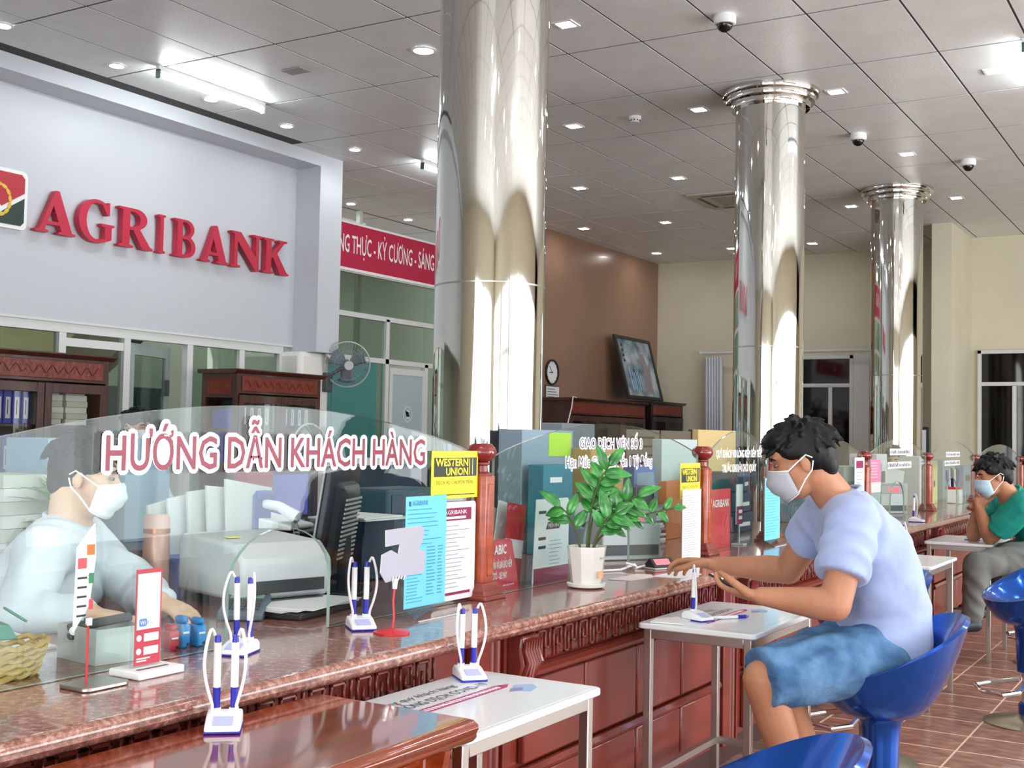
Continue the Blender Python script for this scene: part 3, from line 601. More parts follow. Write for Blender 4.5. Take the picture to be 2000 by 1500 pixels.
for y, zt, l in ((3.135, 1.29, 'orange brown post with a red bulb finial beside the yellow sign, nearest'), (4.93, 1.285, 'post with a red bulb finial between the second yellow sign and the red board'),
                 (5.83, 1.285, 'post with a red bulb finial just left of the face of the man in blue'), (7.6, 1.255, 'post with a red bulb finial between the white and the pink posters'),
                 (9.38, 1.24, 'slim post with bulb finial between the pink poster and the man in green'), (11.33, 1.21, 'slim post with bulb finial just left of the head of the man in green'), (13.9, 1.18, 'last post with bulb finial at the right edge')): post(y, zt, l)

# ---- arched glass screens with service openings and lettering
def screen(y0, y1, zs, zp, notch, lab, side=None):
    t = thing('glass_screen', lab, 'glass screen', (-2.0, y0, .8), 0, 'glass screens along the counter'); L_ = y1-y0
    poly = [(0, .002)]
    if notch:
        a, b, h = notch[0]-y0, notch[1]-y0, notch[2]-.8; r = (b-a)/2
        poly += [(a, .002), (a, h-r*.72)]+[(a+r-r*math.cos(q), h-r*.72+r*.72*math.sin(q)) for q in [math.pi*i/14 for i in range(1, 14)]]+[(b, h-r*.72), (b, .002)]
    poly += [(L_, .002), (L_, zs-.8)]
    for i in range(1, 24):
        u = i/24; s_ = math.sin(math.pi*u)**.85 if side is None else side(u); poly.append((L_*(1-u), zs-.8+(zp-zs)*s_))
    poly += [(0, zs-.8)]
    MB().prism(poly, -.005, .005, 'YZ', kside=1).build('pane', [GLASS, GLASSEDGE], t, smooth=False)
    return t
s1 = screen(1.30, 3.09, 1.245, 1.362, (2.055, 2.418, 1.066), 'nearest arched glass screen with red and white lettering')
text('HƯỚNG DẪN KHÁCH HÀNG', 'letter_backing', LETTER_WHITE, s1, (.0062, 1.687-1.30, 1.214-.8), h=.104, width=1.135, dil=.011)
text('HƯỚNG DẪN KHÁCH HÀNG', 'red_letter', LETTER_RED, s1, (.0075, 1.687-1.30, 1.214-.8), h=.104, width=1.135, off=.012, split=True)
s2 = screen(3.205, 4.87, 1.235, 1.352, (3.83, 4.195, 1.05), 'arched glass screen with white lettering behind the potted plant')
for tx, y, z, wd, h in (('GIAO DỊCH VIÊN SỐ 3', 3.765, 1.262, .53, .052), ('Hạn Mức Giao Dịch Đến 1 Tỷ Đồng', 3.665, 1.195, .725, .052)):
    text(tx, 'letter_backing', LETTER_WHITE, s2, (.0062, y-3.205+.004, z-.8), h=h, width=wd-.008, dil=.0048)
    text(tx, 'dark_letter', LETTER_DARK, s2, (.0075, y-3.205+.004, z-.8), h=h, width=wd-.008, off=-.008, split=True)
s3 = screen(4.99, 5.78, 1.235, 1.345, None, 'narrow arched glass screen in front of the red board')
for tx, y, z, wd in (('QUÝ KHÁCH VUI LÒNG KIỂM ĐẾM TIỀN', 5.075, 1.222, .60), ('TRƯỚC KHI RỜI KHỎI QUẦY', 5.15, 1.155, .45)): text(tx, 'white_lettering', LETTER_WHITE, s3, (.0062, y-4.99, z-.8), h=.048, width=wd, off=.03)
s4 = screen(5.89, 7.54, 1.225, 1.335, (6.5, 6.86, 1.05), 'arched glass screen mostly hidden behind the man in blue')
s5 = screen(7.66, 9.32, 1.215, 1.33, (8.25, 8.64, 1.04), 'arched glass screen right of the pink poster')
s6 = screen(9.44, 11.27, 1.20, 1.325, (10.1, 10.5, 1.03), 'arched glass screen left of the head of the man in green')
s7 = screen(11.39, 13.84, 1.18, 1.31, (12.4, 12.8, 1.0), 'farthest arched glass screen behind the man in green')
def vinyl(t, rows):                                                    # far lettering, too small to read: white strips with dark flecks
    for y, z, wd, h in rows:
        o = MB().bx(.0055, .0062, y, y+wd, z, z+h).build('vinyl_row', LETTER_WHITE, t, smooth=False); m = MB(); q = y+.01
        while q < y+wd-.03:
            g = random.uniform(.012, .03); m.bx(.0062, .0068, q, q+g, z+h*.25, z+h*random.uniform(.6, .85)); q += g+random.uniform(.008, .02)
        m.build('vinyl_flecks', LETTER_DARK, o, smooth=False)
vinyl(s5, ((.56, .42, .58, .045), (.5, .33, .68, .045))); vinyl(s6, ((.6, .40, .55, .04), (.55, .33, .6, .04))); vinyl(s7, ((.7, .36, .6, .04),))

# ================================================================== SMALL TABLES
TOPW = mat('table_top_white', '#e3e7ea', .22, coat=.2)
def table(y0, y1, lab, x0=-1.71, x1=-1.285, extra=None, zt=.705):
    t = thing('side_table', lab, 'table', ((x0+x1)/2, (y0+y1)/2, 0), 0, 'small white topped steel tables'); a = (x1-x0)/2; b = (y1-y0)/2
    MB().prism(rrect(2*a, 2*b, .02), zt-.018, zt, 'XY').build('top', TOPW, t, bevel=.004)
    s_ = .0125; ax, by = a-.03, b-.03
    for sx in (-1, 1):
        for sy in (-1, 1): MB().bx(sx*ax-s_, sx*ax+s_, sy*by-s_, sy*by+s_, 0, zt-.018).build('leg', STEELB, t, bevel=.002)
    for sx in (-1, 1): MB().bx(sx*ax-s_, sx*ax+s_, -by+s_, by-s_, zt-.05, zt-.018).build('apron_rail', STEELB, t, bevel=.002)
    for sy in (-1, 1): MB().bx(-ax+s_, ax-s_, sy*by-s_, sy*by+s_, zt-.05, zt-.018).build('apron_rail', STEELB, t, bevel=.002)
    MB().bx(-ax+s_, ax-s_, by-s_, by+s_, .2, .222).build('stretcher', STEELB, t)
    MB().bx(-ax-s_, -ax+s_, -by+s_, by-s_, .2, .222).build('stretcher', STEELB, t)
    return t
t1 = table(2.0, 2.60, 'white topped steel table printed with a pandemic poster, beside the wooden desk', -1.668, -1.30)
t2 = table(3.57, 4.22, 'white topped steel table under the hands of the man in blue', -1.668, -1.27)
t3 = table(6.08, 6.70, 'white topped steel table just behind the back of the man in blue', -1.66, -1.27)
t4 = table(7.66, 8.30, 'white topped steel table the man in green leans on', -1.655, -1.25)
TXT = Matrix(((0, -1, 0), (1, 0, 0), (0, 0, 1)))
pgr = mat('poster_print_grey', '#4c5166', .6); pmg = mat('poster_magenta', '#a8336f', .5)
def poster(t, full=True):
    MB().bx(-.17, .17, -.27, .27, .7052, .7056).build('poster_sheet', mat('poster_sheet', '#e6ebf0', .25, coat=.3), t, smooth=False)
    text('Cùng quý khách hàng', 'poster_script', pgr, t, (-.10, -.20, .706), M=TXT, width=.30, h=.034, shear=.3)
    text('CHỐNG DỊCH COVID-19', 'poster_title', pgr, t, (-.05, -.20, .706), M=TXT, width=.36, h=.040, off=.004)
    MB().prism([(-.03, -.21), (-.03, .16), (-.015, .19), (.0, .16), (.0, -.21), (-.015, -.19)], .7057, .7062, 'XY').build('poster_ribbon', pmg, t, smooth=False)
    m = MB()
    for k in range(24): m.bx(-.022, -.008, -.18+.0138*k, -.18+.0138*k+.008, .7062, .7065)
    m.build('ribbon_letters', LETTER_WHITE, t, smooth=False)
    MB().prism([(.03, .13), (.0, .19), (.03, .23), (.06, .2), (.07, .15)], .7057, .7061, 'XY').build('poster_picture', mat('poster_blue', '#9db9dc', .5), t, smooth=False)
    MB().prism([(.03, .12), (.015, .15), (.03, .18), (.05, .15)], .7061, .7064, 'XY').build('poster_picture', mat('poster_mauve', '#8a86b4', .5), t, smooth=False)
poster(t1); poster(t2)
lf = MB()
tag(MB().prism([(-.05, -.07), (.06, -.05), (.04, .06), (-.02, .08), (-.06, .0)], 0, .004, 'XY').build('crumpled_leaflet', PAPER, loc=(-1.58, 3.66, .706)), 'crumpled white leaflet at the left end of the table before the man in blue', 'leaflet')
def lying_pen(loc, rz, lab):
    t = thing('ballpoint_pen', lab, 'pen', loc, rz)
    MB().cyl((0, -.07, 0), (0, .03, 0), .0055, n=12).build('barrel', WHITE, t); MB().cyl((0, .03, 0), (0, .06, 0), .006, n=12).cyl((0, .06, 0), (0, .075, 0), .006, .001, 12).build('grip', BLUEP, t); MB().cyl((0, -.083, 0), (0, -.07, 0), .005, n=10).build('end_plug', BLUEP, t)
lying_pen((-1.45, 3.83, .712), R(-38), 'white and blue pen lying on the table before the man in blue')

# ================================================================== WOODEN DESK (lower left)
dk = thing('wooden_desk', 'glossy orange brown wooden desk with rounded top pushed against the counter', 'desk', (-1.482, 1.12, .022))
pr_ = [(-.173, .685), (.19, .685), (.215, .688), (.224, .697), (.222, .705), (.228, .712), (.226, .722), (.215, .729), (.2, .73), (-.173, .73)]
GLOSSW = mat('glossy_desk_wood', '#8f3d1c', .09, noise=(5, .35), stretch=(6, 1, 6), coat=.8, col2='#6f2a12')
MB().prism(pr_, -.9, .86, 'XZY').build('top', GLOSSW, dk, ang=.9, bevel=.008)
MB().bx(-.165, .17, .76, .80, -.022, .685).build('side_panel', WOODO, dk, bevel=.004); MB().bx(-.165, .17, -.85, -.81, -.022, .685).build('side_panel', WOODO, dk, bevel=.004)
MB().bx(-.165, -.145, -.81, .76, .1, .685).build('back_panel', DARKW, dk); MB().bx(-.145, .15, -.1, -.06, .1, .685).build('partition', DARKW, dk); MB().bx(.12, .16, -.81, .76, .655, .685).build('front_rail', WOODO, dk)
MB().prism([(.17, .5), (.17, .685), (.21, .685)], .77, .79, 'XZY').build('corner_bracket', WOODO, dk)

# ================================================================== BAR STOOLS
STB = mat('stool_blue', '#0a55bd', .2, .8, coat=.5)
def make_stool():
    t = thing('bar_stool', 'stool', 'bar stool', (0, 0, 0)); n = 48
    def rim(a): return .575+.20*(.5+.5*math.cos(a))**1.3      # local +X is the back
    outer = []; inner = []
    for u in (0, .08, .18, .3, .45, .6, .75, .88, 1.0):
        ring = []
        for i in range(n):
            a = 2*math.pi*i/n; zr = rim(a); z = .455+(zr-.455)*u
            r = .055+(.155+.035*(.5+.5*math.cos(a)))*(u**.42); ring.append((r*math.cos(a)*1.02+.01*u, r*math.sin(a), z))
        outer.append(ring)
    for u in (1.0, .85, .65, .4, .15):
        ring = []
        for i in range(n):
            a = 2*math.pi*i/n; zr = rim(a); zi = .535+(zr+.004-.535)*(u**1.6); r = (.19+.035*(.5+.5*math.cos(a)))*(u**.55) if u < 1 else (.197+.035*(.5+.5*math.cos(a))); ring.append((r*math.cos(a)*1.02+.01*u, r*math.sin(a), zi))
        inner.append(ring)
    vs = [v for r_ in outer+inner for v in r_]; k = len(outer)+len(inner)
    fs = [(j*n+i, j*n+(i+1) % n, (j+1)*n+(i+1) % n, (j+1)*n+i) for j in range(k-1) for i in range(n)]+[tuple((k-1)*n+i for i in range(n))]
    MB().add(vs, fs).build('seat_shell', STB, t, ang=1.2)
    MB().lathe([(.085, .47), (.068, .455), (.06, .43), (.056, .38), (.052, .26), (.05, .24)], n=32, capb=True, capt=True).build('sleeve', STB, t)
    MB().lathe([(.03, .05), (.03, .26)], n=24).build('gas_column', CHROME, t)
    MB().lathe([(.045, .04), (.045, .09), (.032, .1)], n=24).build('column_collar', STB, t)
    MB().lathe([(.20, 0), (.20, .006), (.17, .016), (.08, .03), (.045, .045)], n=48).build('base_disc', mat('dull_chrome', '#a59c88', .3, .9), t)
    fr = [(-.03, -.03, .2), (-.12, -.12, .17), (-.2, -.12, .16), (-.235, 0, .155), (-.2, .12, .16), (-.12, .12, .17), (-.03, .03, .2)]
    MB().tube(fr, .011, 10).build('footrest', CHROME, t)
    return t
st = make_stool()
spots = [(-.945, 3.80, R(28), 'blue moulded bar stool the man in the light blue shirt sits on'), (-.79, 2.05, R(25), 'blue bar stool cut off by the bottom edge of the picture'), (-1.31, 5.03, R(40), 'blue bar stool standing mostly hidden behind the man in blue'),
         (-.845, 6.14, R(40), 'empty blue bar stool at the right edge of the picture'), (-.97, 7.88, R(30), 'blue bar stool under the man in green'), (-.79, 8.96, R(15), 'blue bar stool under the person in black')]
for i, (x, y, a, l) in enumerate(spots):
    o = st if i == 0 else copy_tree(st)
    o.location = (x, y, 0); o.rotation_euler = (0, 0, a); o['label'] = l; o['group'] = 'blue bar stools'

# ================================================================== THINGS ON THE COUNTER
CT = .8005
def pen_stand(loc, rz, lab, two=True):
    t = thing('pen_stand', lab, 'pen holder', loc, rz, 'pens on cords in white stands')
    MB().prism([(-.045, 0), (.045, 0), (.045, .012), (.0, .026), (-.03, .03), (-.045, .02)], -.032, .032, 'XZY').build('base', WHITE, t, bevel=.004)
    MB().bx(-.046, .046, -.033, .033, 0, .005).build('blue_rim', BLUEP, t, bevel=.002)
    MB().bx(.006, .036, -.018, .018, .0225, .0238, Matrix.Rotation(R(17), 4, 'Y') @ Matrix.Translation((-.003, 0, .003))).build('label_plate', mat('pale_blue_label', '#b9bde8', .4), t)
    for k, y in enumerate((-.016, .016) if two else (0,)):
        x = -.022; q = .012*(1 if k else -1)
        MB().cyl((x, y, .022), (x, y, .034), .009, n=14).build('socket', WHITE, t)
        MB().cyl((x, y, .03), (x+.002, y, .072), .0066, .0072, 14).build('grip', BLUEP, t)
        MB().cyl((x+.002, y, .072), (x+.005, y, .155), .0072, n=14).build('barrel', WHITE, t)
        MB().cyl((x+.005, y, .155), (x+.0055, y, .168), .0062, .005, 12).build('end_cap', BLUEP, t)
        s_ = 1 if k else -1; pts = []
        for i in range(25):
            u = i/24; pts.append((x+.006+.02*math.sin(math.pi*u)+.01*u, y+s_*(.006+.015*math.sin(math.pi*min(1, u*1.1))), .168+.012*math.sin(math.pi*min(1, u*5)) if u < .2 else .168-(u-.2)/.8*.14))
        MB().tube(pts, .0032, 7).build('cord', mat('cord_white', '#e2e0e6', .4), t)
pen_stand((-1.925, 2.02, CT), R(-70), 'pen stand with two pens at the left side of the service opening'); pen_stand((-1.925, 2.46, CT), R(-40), 'pen stand with two pens right of the service opening, beside the red disc')
pen_stand((-1.60, 1.645, .7525), R(-50), 'pen stand with two pens on the wooden desk'); pen_stand((-1.61, 2.49, .7065), R(-40), 'pen stand with two pens on the poster table')
pen_stand((-1.525, 3.735, .7065), R(-20), 'pen stand with one pen on the table before the man in blue', False); pen_stand((-1.76, 7.96, CT), R(0), 'pen stand with one pen on the far counter, left of the man in green', False)
pen_stand((-1.5, 6.55, .706), R(0), 'pen stand with one pen on the table behind the man in blue', False); pen_stand((-1.42, 7.97, .706), R(0), 'pen stand with one pen on the table of the man in green', False)

# red clip holder with a grey cut-out card
t = thing('memo_clip', 'red disc memo clip holding a grey cut-out card on the counter', 'memo holder', (-1.818, 2.45, CT))
MB().lathe([(.046, 0), (.046, .004), (.03, .009), (.006, .012)], n=28, fn=lambda a, z: 1+.04*math.cos(5*a)).build('base_disc', REDP, t)
MB().tube([(0, 0, .01), (.003, .002, .04), (-.002, .004, .08), (0, .006, .115)], .0028, 8).build('stem', REDP, t); MB().cyl((0, .006, .11), (0, .007, .135), .006, .008, 12).build('socket', WHITE, t)
card = [(2.399, .999), (2.438, 1.008), (2.467, .996), (2.474, 1.021), (2.415, 1.018), (2.413, 1.059), (2.561, 1.063), (2.577, 1.057), (2.575, 1.029), (2.555, 1.002), (2.585, .996), (2.581, .939), (2.521, .939), (2.418, .929), (2.395, .955)]
MB().prism([(a-2.45, b-.8) for a, b in card], -.0015, .0015, 'YZ', kside=1).build('card', [mat('grey_card', '#a9a9b6', .7), PAPER], t, smooth=False)
m = MB()
for k in range(5): m.tube([(.004, -.01+.012*k, .13+.003*(k % 2)), (.006, -.008+.012*k, .142), (.002, -.004+.012*k, .133)], .0018, 5)
m.build('clip_jaw', ACRYLEDGE, t)
# metal based clip with a folded leaflet
t = thing('memo_clip', 'memo clip with a flat metal base and red stem holding a tall leaflet', 'memo holder', (-1.90, 1.60, CT))
MB().prism(rrect(.085, .11, .015), 0, .008, 'XY').build('base_plate', STEELB, t, bevel=.002); MB().cyl((0, -.02, .008), (0, -.02, .125), .0022, n=8).build('stem', REDP, t)
MB().bx(-.004, .004, -.028, -.012, .118, .135).build('clip_jaw', CHROME, t, bevel=.002)
MB().prism([(-.055, .11), (-.052, .27), (-.012, .315), (-.008, .25), (-.02, .16)], -.002, .002, 'YZ').build('leaflet', PAPER, t, smooth=False)
for a, b, h, mm in ((-.05, -.03, .25, REDP), (-.03, -.012, .275, ORANGE), (-.024, -.012, .22, GREENP), (-.022, -.012, .17, REDP)): MB().bx(.002, .0026, a, b, h-.02, h).build('printed_patch', mm, t, smooth=False)
for k in range(5): MB().bx(.002, .0026, -.05, -.028, .21-.018*k, .214-.018*k).build('print_line', INK, t, smooth=False)
# payment card in an acrylic stand (its code is left blank)
t = thing('acrylic_sign', 'clear stand with a narrow red and white payment card on a white base', 'sign', (-1.915, 1.745, CT), R(0))
MB().bx(-.04, .05, -.065, .055, 0, .016).build('base', WHITE, t, bevel=.003); MB().bx(.022, .03, -.05, .03, .0162, .0168).build('base_groove', DGREY, t)
MB().bx(-.004, .004, -.043, .031, .016, .222).build('holder', [ACRYL], t, smooth=False)
MB().bx(.0042, .005, -.040, .028, .02, .214).build('card', mat('card_red', '#b1283c', .5), t, smooth=False); MB().bx(.005, .0056, -.036, .024, .092, .205).build('white_panel', PAPER, t, smooth=False)
for z in (.075, .048):
    MB().lathe([(.0065, .005), (.0065, .0058)], n=14, M=MX, c=(0, -.029, z)).build('round_icon', WHITE, t); MB().bx(.005, .0058, -.016, .022, z-.008, z+.008).build('white_bar', PAPER, t, smooth=False)
MB().prism(rrect(.02, .016, .004), .0056, .0062, 'YZ', M=Matrix.Translation((0, -.02, .106))).build('wifi_badge', mat('badge_blue', '#5b7fc0', .5), t); text('Wi', 'wifi_text', LETTER_WHITE, t, (.0064, -.028, .102), h=.011, width=.013); text('Fi', 'wifi_text', mat('pale_blue_text', '#9fb2dd', .5), t, (.0062, -.008, .101), h=.012, width=.011)
for z, q in ((.032, .035), (.027, .026)): MB().bx(.005, .0056, -.034, -.034+q, z, z+.0025).build('print_line', LETTER_WHITE, t, smooth=False)
# open grey box of staplers
t = thing('grey_box', 'open grey cardboard box with staplers behind the glass', 'box', (-2.12, 1.80, CT), R(-8))
for a in ((-.075, .075, -.06, -.056), (-.075, .075, .056, .06)): MB().bx(a[0], a[1], a[2], a[3], 0, .075).build('box_side', mat('grey_card_box', '#c4c8c6', .7), t)
for a in ((-.075, -.071), (.071, .075)): MB().bx(a[0], a[1], -.056, .056, 0, .075).build('box_side', MATS['grey_card_box'], t)
MB().bx(-.071, .071, -.056, .056, 0, .04).build('box_floor', MATS['grey_card_box'], t)
sp_ = thing('stapler', 'dark grey stapler lying in the open grey box', 'stapler', (-2.12, 1.80, CT+.065), R(60))
MB().bx(-.07, .07, -.014, .014, -.02, -.008).build('base', BLACK, sp_, bevel=.003); MB().bx(-.07, .065, -.012, .012, .004, .022, Matrix.Rotation(R(-8), 4, 'Y')).build('arm', DGREY, sp_, bevel=.005); MB().cyl((-.06, -.015, .0), (-.06, .015, .0), .01).build('hinge', CHROME, sp_)
def stamp(loc, m_, lab, rz=0, s_=1.):
    t = thing('self_inking_stamp', lab, 'stamp', loc, rz, 'self inking stamps')
    MB().bx(-.02, .02, -.0125, .0125, .0, .05*s_).build('body', m_, t, bevel=.004); MB().bx(-.017, .017, -.0095, .0095, .05*s_, .066*s_).build('handle', m_, t, bevel=.006); MB().cyl((.02, .006, .008), (.0215, .006, .008), .004, n=10).build('release_button', BLACK, t); MB().bx(.0201, .0208, -.008, .008, .03*s_, .034*s_).build('label_line', WHITE, t)
BLUES = mat('stamp_blue', '#1687d0', .25)
stamp((-2.075, 1.955, CT), REDP, 'red self inking stamp next to the blue ones', R(-10), .9); stamp((-2.085, 1.998, CT), BLUES, 'left one of the two blue self inking stamps', R(-10), 1.1); stamp((-2.07, 2.033, CT), BLUES, 'right one of the two blue self inking stamps', R(-10))
# wicker basket with green clip
t = thing('wicker_basket', 'yellow woven basket at the left edge behind the glass', 'basket', (-2.12, 1.52, CT))
WIK = mat('wicker', '#c9a85f', .6, noise=(30, .2))
for j in range(6):
    r_ = .10+.004*j; pts = [(r_*.62*math.cos(2*math.pi*i/60)+.003*math.cos(i*math.pi/2+j*math.pi), r_*1.05*math.sin(2*math.pi*i/60)+.003*math.sin(i*math.pi/2+j*math.pi), .007+.0115*j+.003*math.sin(i*math.pi/2+j*math.pi)) for i in range(60)]
    MB().tube(pts, .0062, 6, closed=True).build('woven_strand', WIK, t)
MB().lathe([(.1, .002), (.1, .006)], n=24, M=Matrix.Diagonal((.62, 1.05, 1)).to_4x4()).build('basket_floor', WIK, t)
t = thing('bulldog_clip', 'big green bulldog clip lying on the wicker basket', 'clip', (-2.10, 1.53, CT+.08), R(70))
GRC = mat('clip_green', '#5f9484', .35)
MB().prism([(-.03, 0), (.03, 0), (.012, .03), (-.012, .03)], -.028, .028, 'XZY').build('spring_body', GRC, t, bevel=.003)
for s_ in (-1, 1): MB().prism(rrect(.05, .04, .012), -.002, .002, 'XY', M=Matrix.Translation((s_*.03, 0, .045)) @ Matrix.Rotation(R(35*s_), 4, 'Y')).build('lever', GRC, t)
tag(MB().prism([(-.12, -.1), (.12, -.14), (.13, .1), (-.1, .16)], 0, .006, 'XY').build('paper_sheets', PAPER, loc=(-2.42, 1.72, CT), smooth=False), 'loose white paper sheets on the counter beside the wicker basket', 'papers')

# acrylic holders with forms, yellow and white notices on the first screen
def lines(parent, x, y0, y1, z0, z1, n, m_, th=.003, seed=1):
    r = random.Random(seed); mb = MB()
    for k in range(n):
        z = z1-(z1-z0)*k/(n-1); mb.bx(x, x+.0005, y0, y0+(y1-y0)*r.uniform(.55, 1), z-th, z)
    return mb.build('print_lines', m_, parent, smooth=False)
CYL = mat('cyan_print', '#3f8fb4', .7)
def form_stand(loc, w_, h_, lab, paper, tilt=0, lift=.025):
    t = thing('form_stand', lab, 'form holder', loc); M = Matrix.Translation((0, 0, lift)) @ Matrix.Rotation(R(tilt), 4, 'Y')
    MB().bx(-.003, .003, -w_/2-.006, w_/2+.006, 0, h_+.006, M).build('acrylic_pocket', ACRYL, t, smooth=False)
    MB().bx(.0032, .0042, -w_/2, w_/2, .003, h_, M).build('form_sheet', paper, t, smooth=False)
    MB().prism([(-.055, 0), (.06, 0), (.004, lift+.006), (-.004, lift+.006)], -w_/2-.006, w_/2+.006, 'XZY').build('foot', ACRYL, t, smooth=False)
    MB().bx(.056, .061, -w_/2-.006, w_/2+.006, 0, .003).build('foot_edge', ACRYLEDGE, t)
    return t
t = form_stand((-1.925, 2.735, CT), .195, .305, 'clear stand with a tall light blue printed form beside the yellow notice', CYAN)
text('AGRIBANK', 'form_title', CYL, t, (.0046, -.068, .305), h=.020, width=.075); MB().bx(.0044, .0048, -.084, -.074, .304, .317).build('form_logo', mat('cyan_dark', '#2c5a78', .7), t)
lines(t, .0044, -.088, .085, .20, .295, 9, CYL, .0022, 3); lines(t, .0044, -.088, -.01, .045, .19, 17, CYL, .002, 4); lines(t, .0044, .005, .05, .06, .19, 15, CYL, .003, 5); lines(t, .0044, .058, .085, .06, .19, 15, CYL, .003, 6)
def wu(loc, w_, h_, lab, s_=1):
    t = thing('yellow_notice', lab, 'notice', loc)
    MB().bx(-.001, .001, 0, w_, 0, h_).build('sheet', YELLOW, t, smooth=False)
    MB().bx(.001, .0016, w_*.045, w_*.97, h_*.46, h_*.86).build('black_band', BLACK, t, smooth=False)
    text('WESTERN', 'brand_text', YELLOW, t, (.002, w_*.07, h_*.685), h=h_*.22, width=w_*.70, off=.03); text('UNION', 'brand_text', YELLOW, t, (.002, w_*.29, h_*.49), h=h_*.22, width=w_*.48, off=.03)
    for q in (.80, .87): MB().bx(.0016, .002, w_*q, w_*(q+.012), h_*.49, h_*.84).build('upright_bar', YELLOW, t, smooth=False)
    text('DỊCH VỤ CHUYỂN TIỀN', 'caption', mat('olive_print', '#6b6a2a', .7), t, (.0016, w_*.1, h_*.30), h=h_*.11, width=w_*.78)
    lines(t, .001, w_*.05, w_*.95, h_*.08, h_*.09, 2, mat('olive_print', '#6b6a2a', .7), .002, 2)
wu((-1.988, 2.85, 1.113), .245, .14, 'yellow notice taped to the nearest glass screen beside the post'); wu((-1.988, 4.66, 1.05), .215, .15, 'smaller yellow notice on the glass right of the potted plant')
t = thing('printed_poster', 'white poster with a maroon header on the nearest glass, behind the blue form', 'poster', (-1.989, 2.865, .812))
MB().prism(rrect(.225, .29, .012), -.001, .001, 'YZ', M=Matrix.Translation((0, .1125, .145))).build('sheet', PAPER, t, smooth=False); MB().bx(.001, .0016, .02, .2, .235, .272).build('header', MAROON, t, smooth=False)
text('AGRIBANK', 'header_text', LETTER_WHITE, t, (.0019, .055, .254), h=.017, width=.12); MB().bx(.0016, .002, .06, .17, .240, .247).build('header_line', LETTER_WHITE, t, smooth=False)
lines(t, .001, .03, .19, .04, .22, 16, mat('grey_print', '#8c8fae', .7), .002, 8); MB().bx(.001, .0016, .02, .2, .016, .024).build('footer', MAROON, t, smooth=False)
t = form_stand((-1.93, 4.64, CT), .195, .29, 'clear stand with a tall white printed form next to the reaching hand', PAPER, 0, .004); lines(t, .0044, -.085, .085, .03, .27, 26, mat('grey_print', '#8c8fae', .7), .0018, 9)
t = form_stand((-1.93, 5.645, CT), .22, .30, 'clear stand with a light blue form just left of the man in blue', CYAN, 0, .022); lines(t, .0044, -.09, .09, .05, .28, 18, CYL, .002, 10)

# potted plant
t = thing('potted_plant', 'green glossy leaved plant in a white faceted pot on a saucer', 'plant', (-1.862, 3.585, CT))
POTM = mat('white_ceramic', '#ebebe6', .2, coat=.3)
MB().lathe([(.05, 0), (.064, .006), (.066, .016), (.058, .018), (.054, .01)], n=36).build('saucer', POTM, t)
MB().lathe([(.05, .012), (.054, .03), (.066, .125), (.068, .138), (.062, .138), (.06, .12)], n=9, capt=False).build('pot', POTM, t, ang=.2)
MB().lathe([(.06, .118), (.058, .124), (.02, .127)], n=20).build('soil', mat('soil', '#4a4032', .9), t)
for k in range(16):
    a = k*2.4; r_ = .012+.045*((k*37) % 10)/10; MB().ell((r_*math.cos(a), r_*math.sin(a), .127), (.009, .007, .006), 8, 5).build('pebble', mat('pebble', '#d8d2c2', .6), t)
MB().prism([(-.012, .035), (.012, .035), (.012, .06), (-.012, .06)], .0625, .0632, 'YZ', M=Matrix.Rotation(R(-15), 4, 'Z')).build('pot_drawing', mat('peach_print', '#e9b98a', .7), t)
text('Enjoy', 'pot_script', INK, t, (.064, -.03, .10), h=.011, width=.025)
LEAF = mat('leaf_green', '#3f9a3f', .28, noise=(22, .4), coat=.4, col2='#1d6a2c'); STEM = mat('stem_brown', '#4f5a33', .6)
def leaf(base, d, ln, wd, nrm):
    d = Vector(d).normalized(); nrm = Vector(nrm); s_ = d.cross(nrm)
    s_ = s_.normalized() if s_.length > 1e-4 else Vector((1, 0, 0)); n_ = s_.cross(d); vs = []; N_ = 8
    for i in range(N_+1):
        u = i/N_; w_ = wd*math.sin(math.pi*u**.8)**.8*(1-.15*u)+.0004; c = Vector(base)+d*(ln*u)-n_*(ln*.18*u*u)
        vs += [c-s_*w_+n_*(w_*.35), c, c+s_*w_+n_*(w_*.35)]
    return MB().add(vs, [f for i in range(N_) for f in ((3*i, 3*i+1, 3*i+4, 3*i+3), (3*i+1, 3*i+2, 3*i+5, 3*i+4))])
rp = random.Random(5)
# stems: lateral (image right) axis e1 = (.856,.517), depth axis e2 = (-.517,.856)
e1 = Vector((.856, .517, 0)); e2 = Vector((-.517, .856, 0)); ez = Vector((0, 0, 1))
stems = [(.00, .07, .33, 0.02, 9), (.035, .165, .22, -.03, 8), (-.035, -.09, .17, .03, 5), (.03, .09, .15, -.07, 6), (.01, .06, .24, .06, 8), (.03, .29, .17, .05, 11)]
for a0, a1, h, dp, nl in stems:
    dp *= .5
    P0 = e1*a0*.6+e2*dp*.3+ez*.12; P2 = e1*a1+e2*dp+ez*(.12+h*.86); P1 = e1*(a0*.8+.1*a1)+e2*dp*.6+ez*(.12+h*.62)
    pts = [P0*(1-u)**2+P1*2*u*(1-u)+P2*u*u for u in [i/12 for i in range(13)]]
    so = MB().tube(pts, [.0045-.0025*i/12 for i in range(13)], 7).build('stem', STEM, t)
    for k in range(nl):
        u = .42+.58*k/(nl-1); i = min(11, int(u*12)); c = pts[i].lerp(pts[i+1], u*12-i); td = (pts[i+1]-pts[i]).normalized()
        s_ = 1 if k % 2 else -1; side = td.cross(e2).normalized()*s_
        d = (td*.55+side*.8+e2*rp.uniform(-.3, .12)) if k < nl-1 else td
        big = .085 if a1 < .2 else .055
        o = leaf(c, d, big*rp.uniform(.8, 1.15), big*.24*rp.uniform(.9, 1.2), -e2*.8+ez*.5).build('leaf', LEAF, so); o.modifiers.new('t', 'SOLIDIFY').thickness = .0008

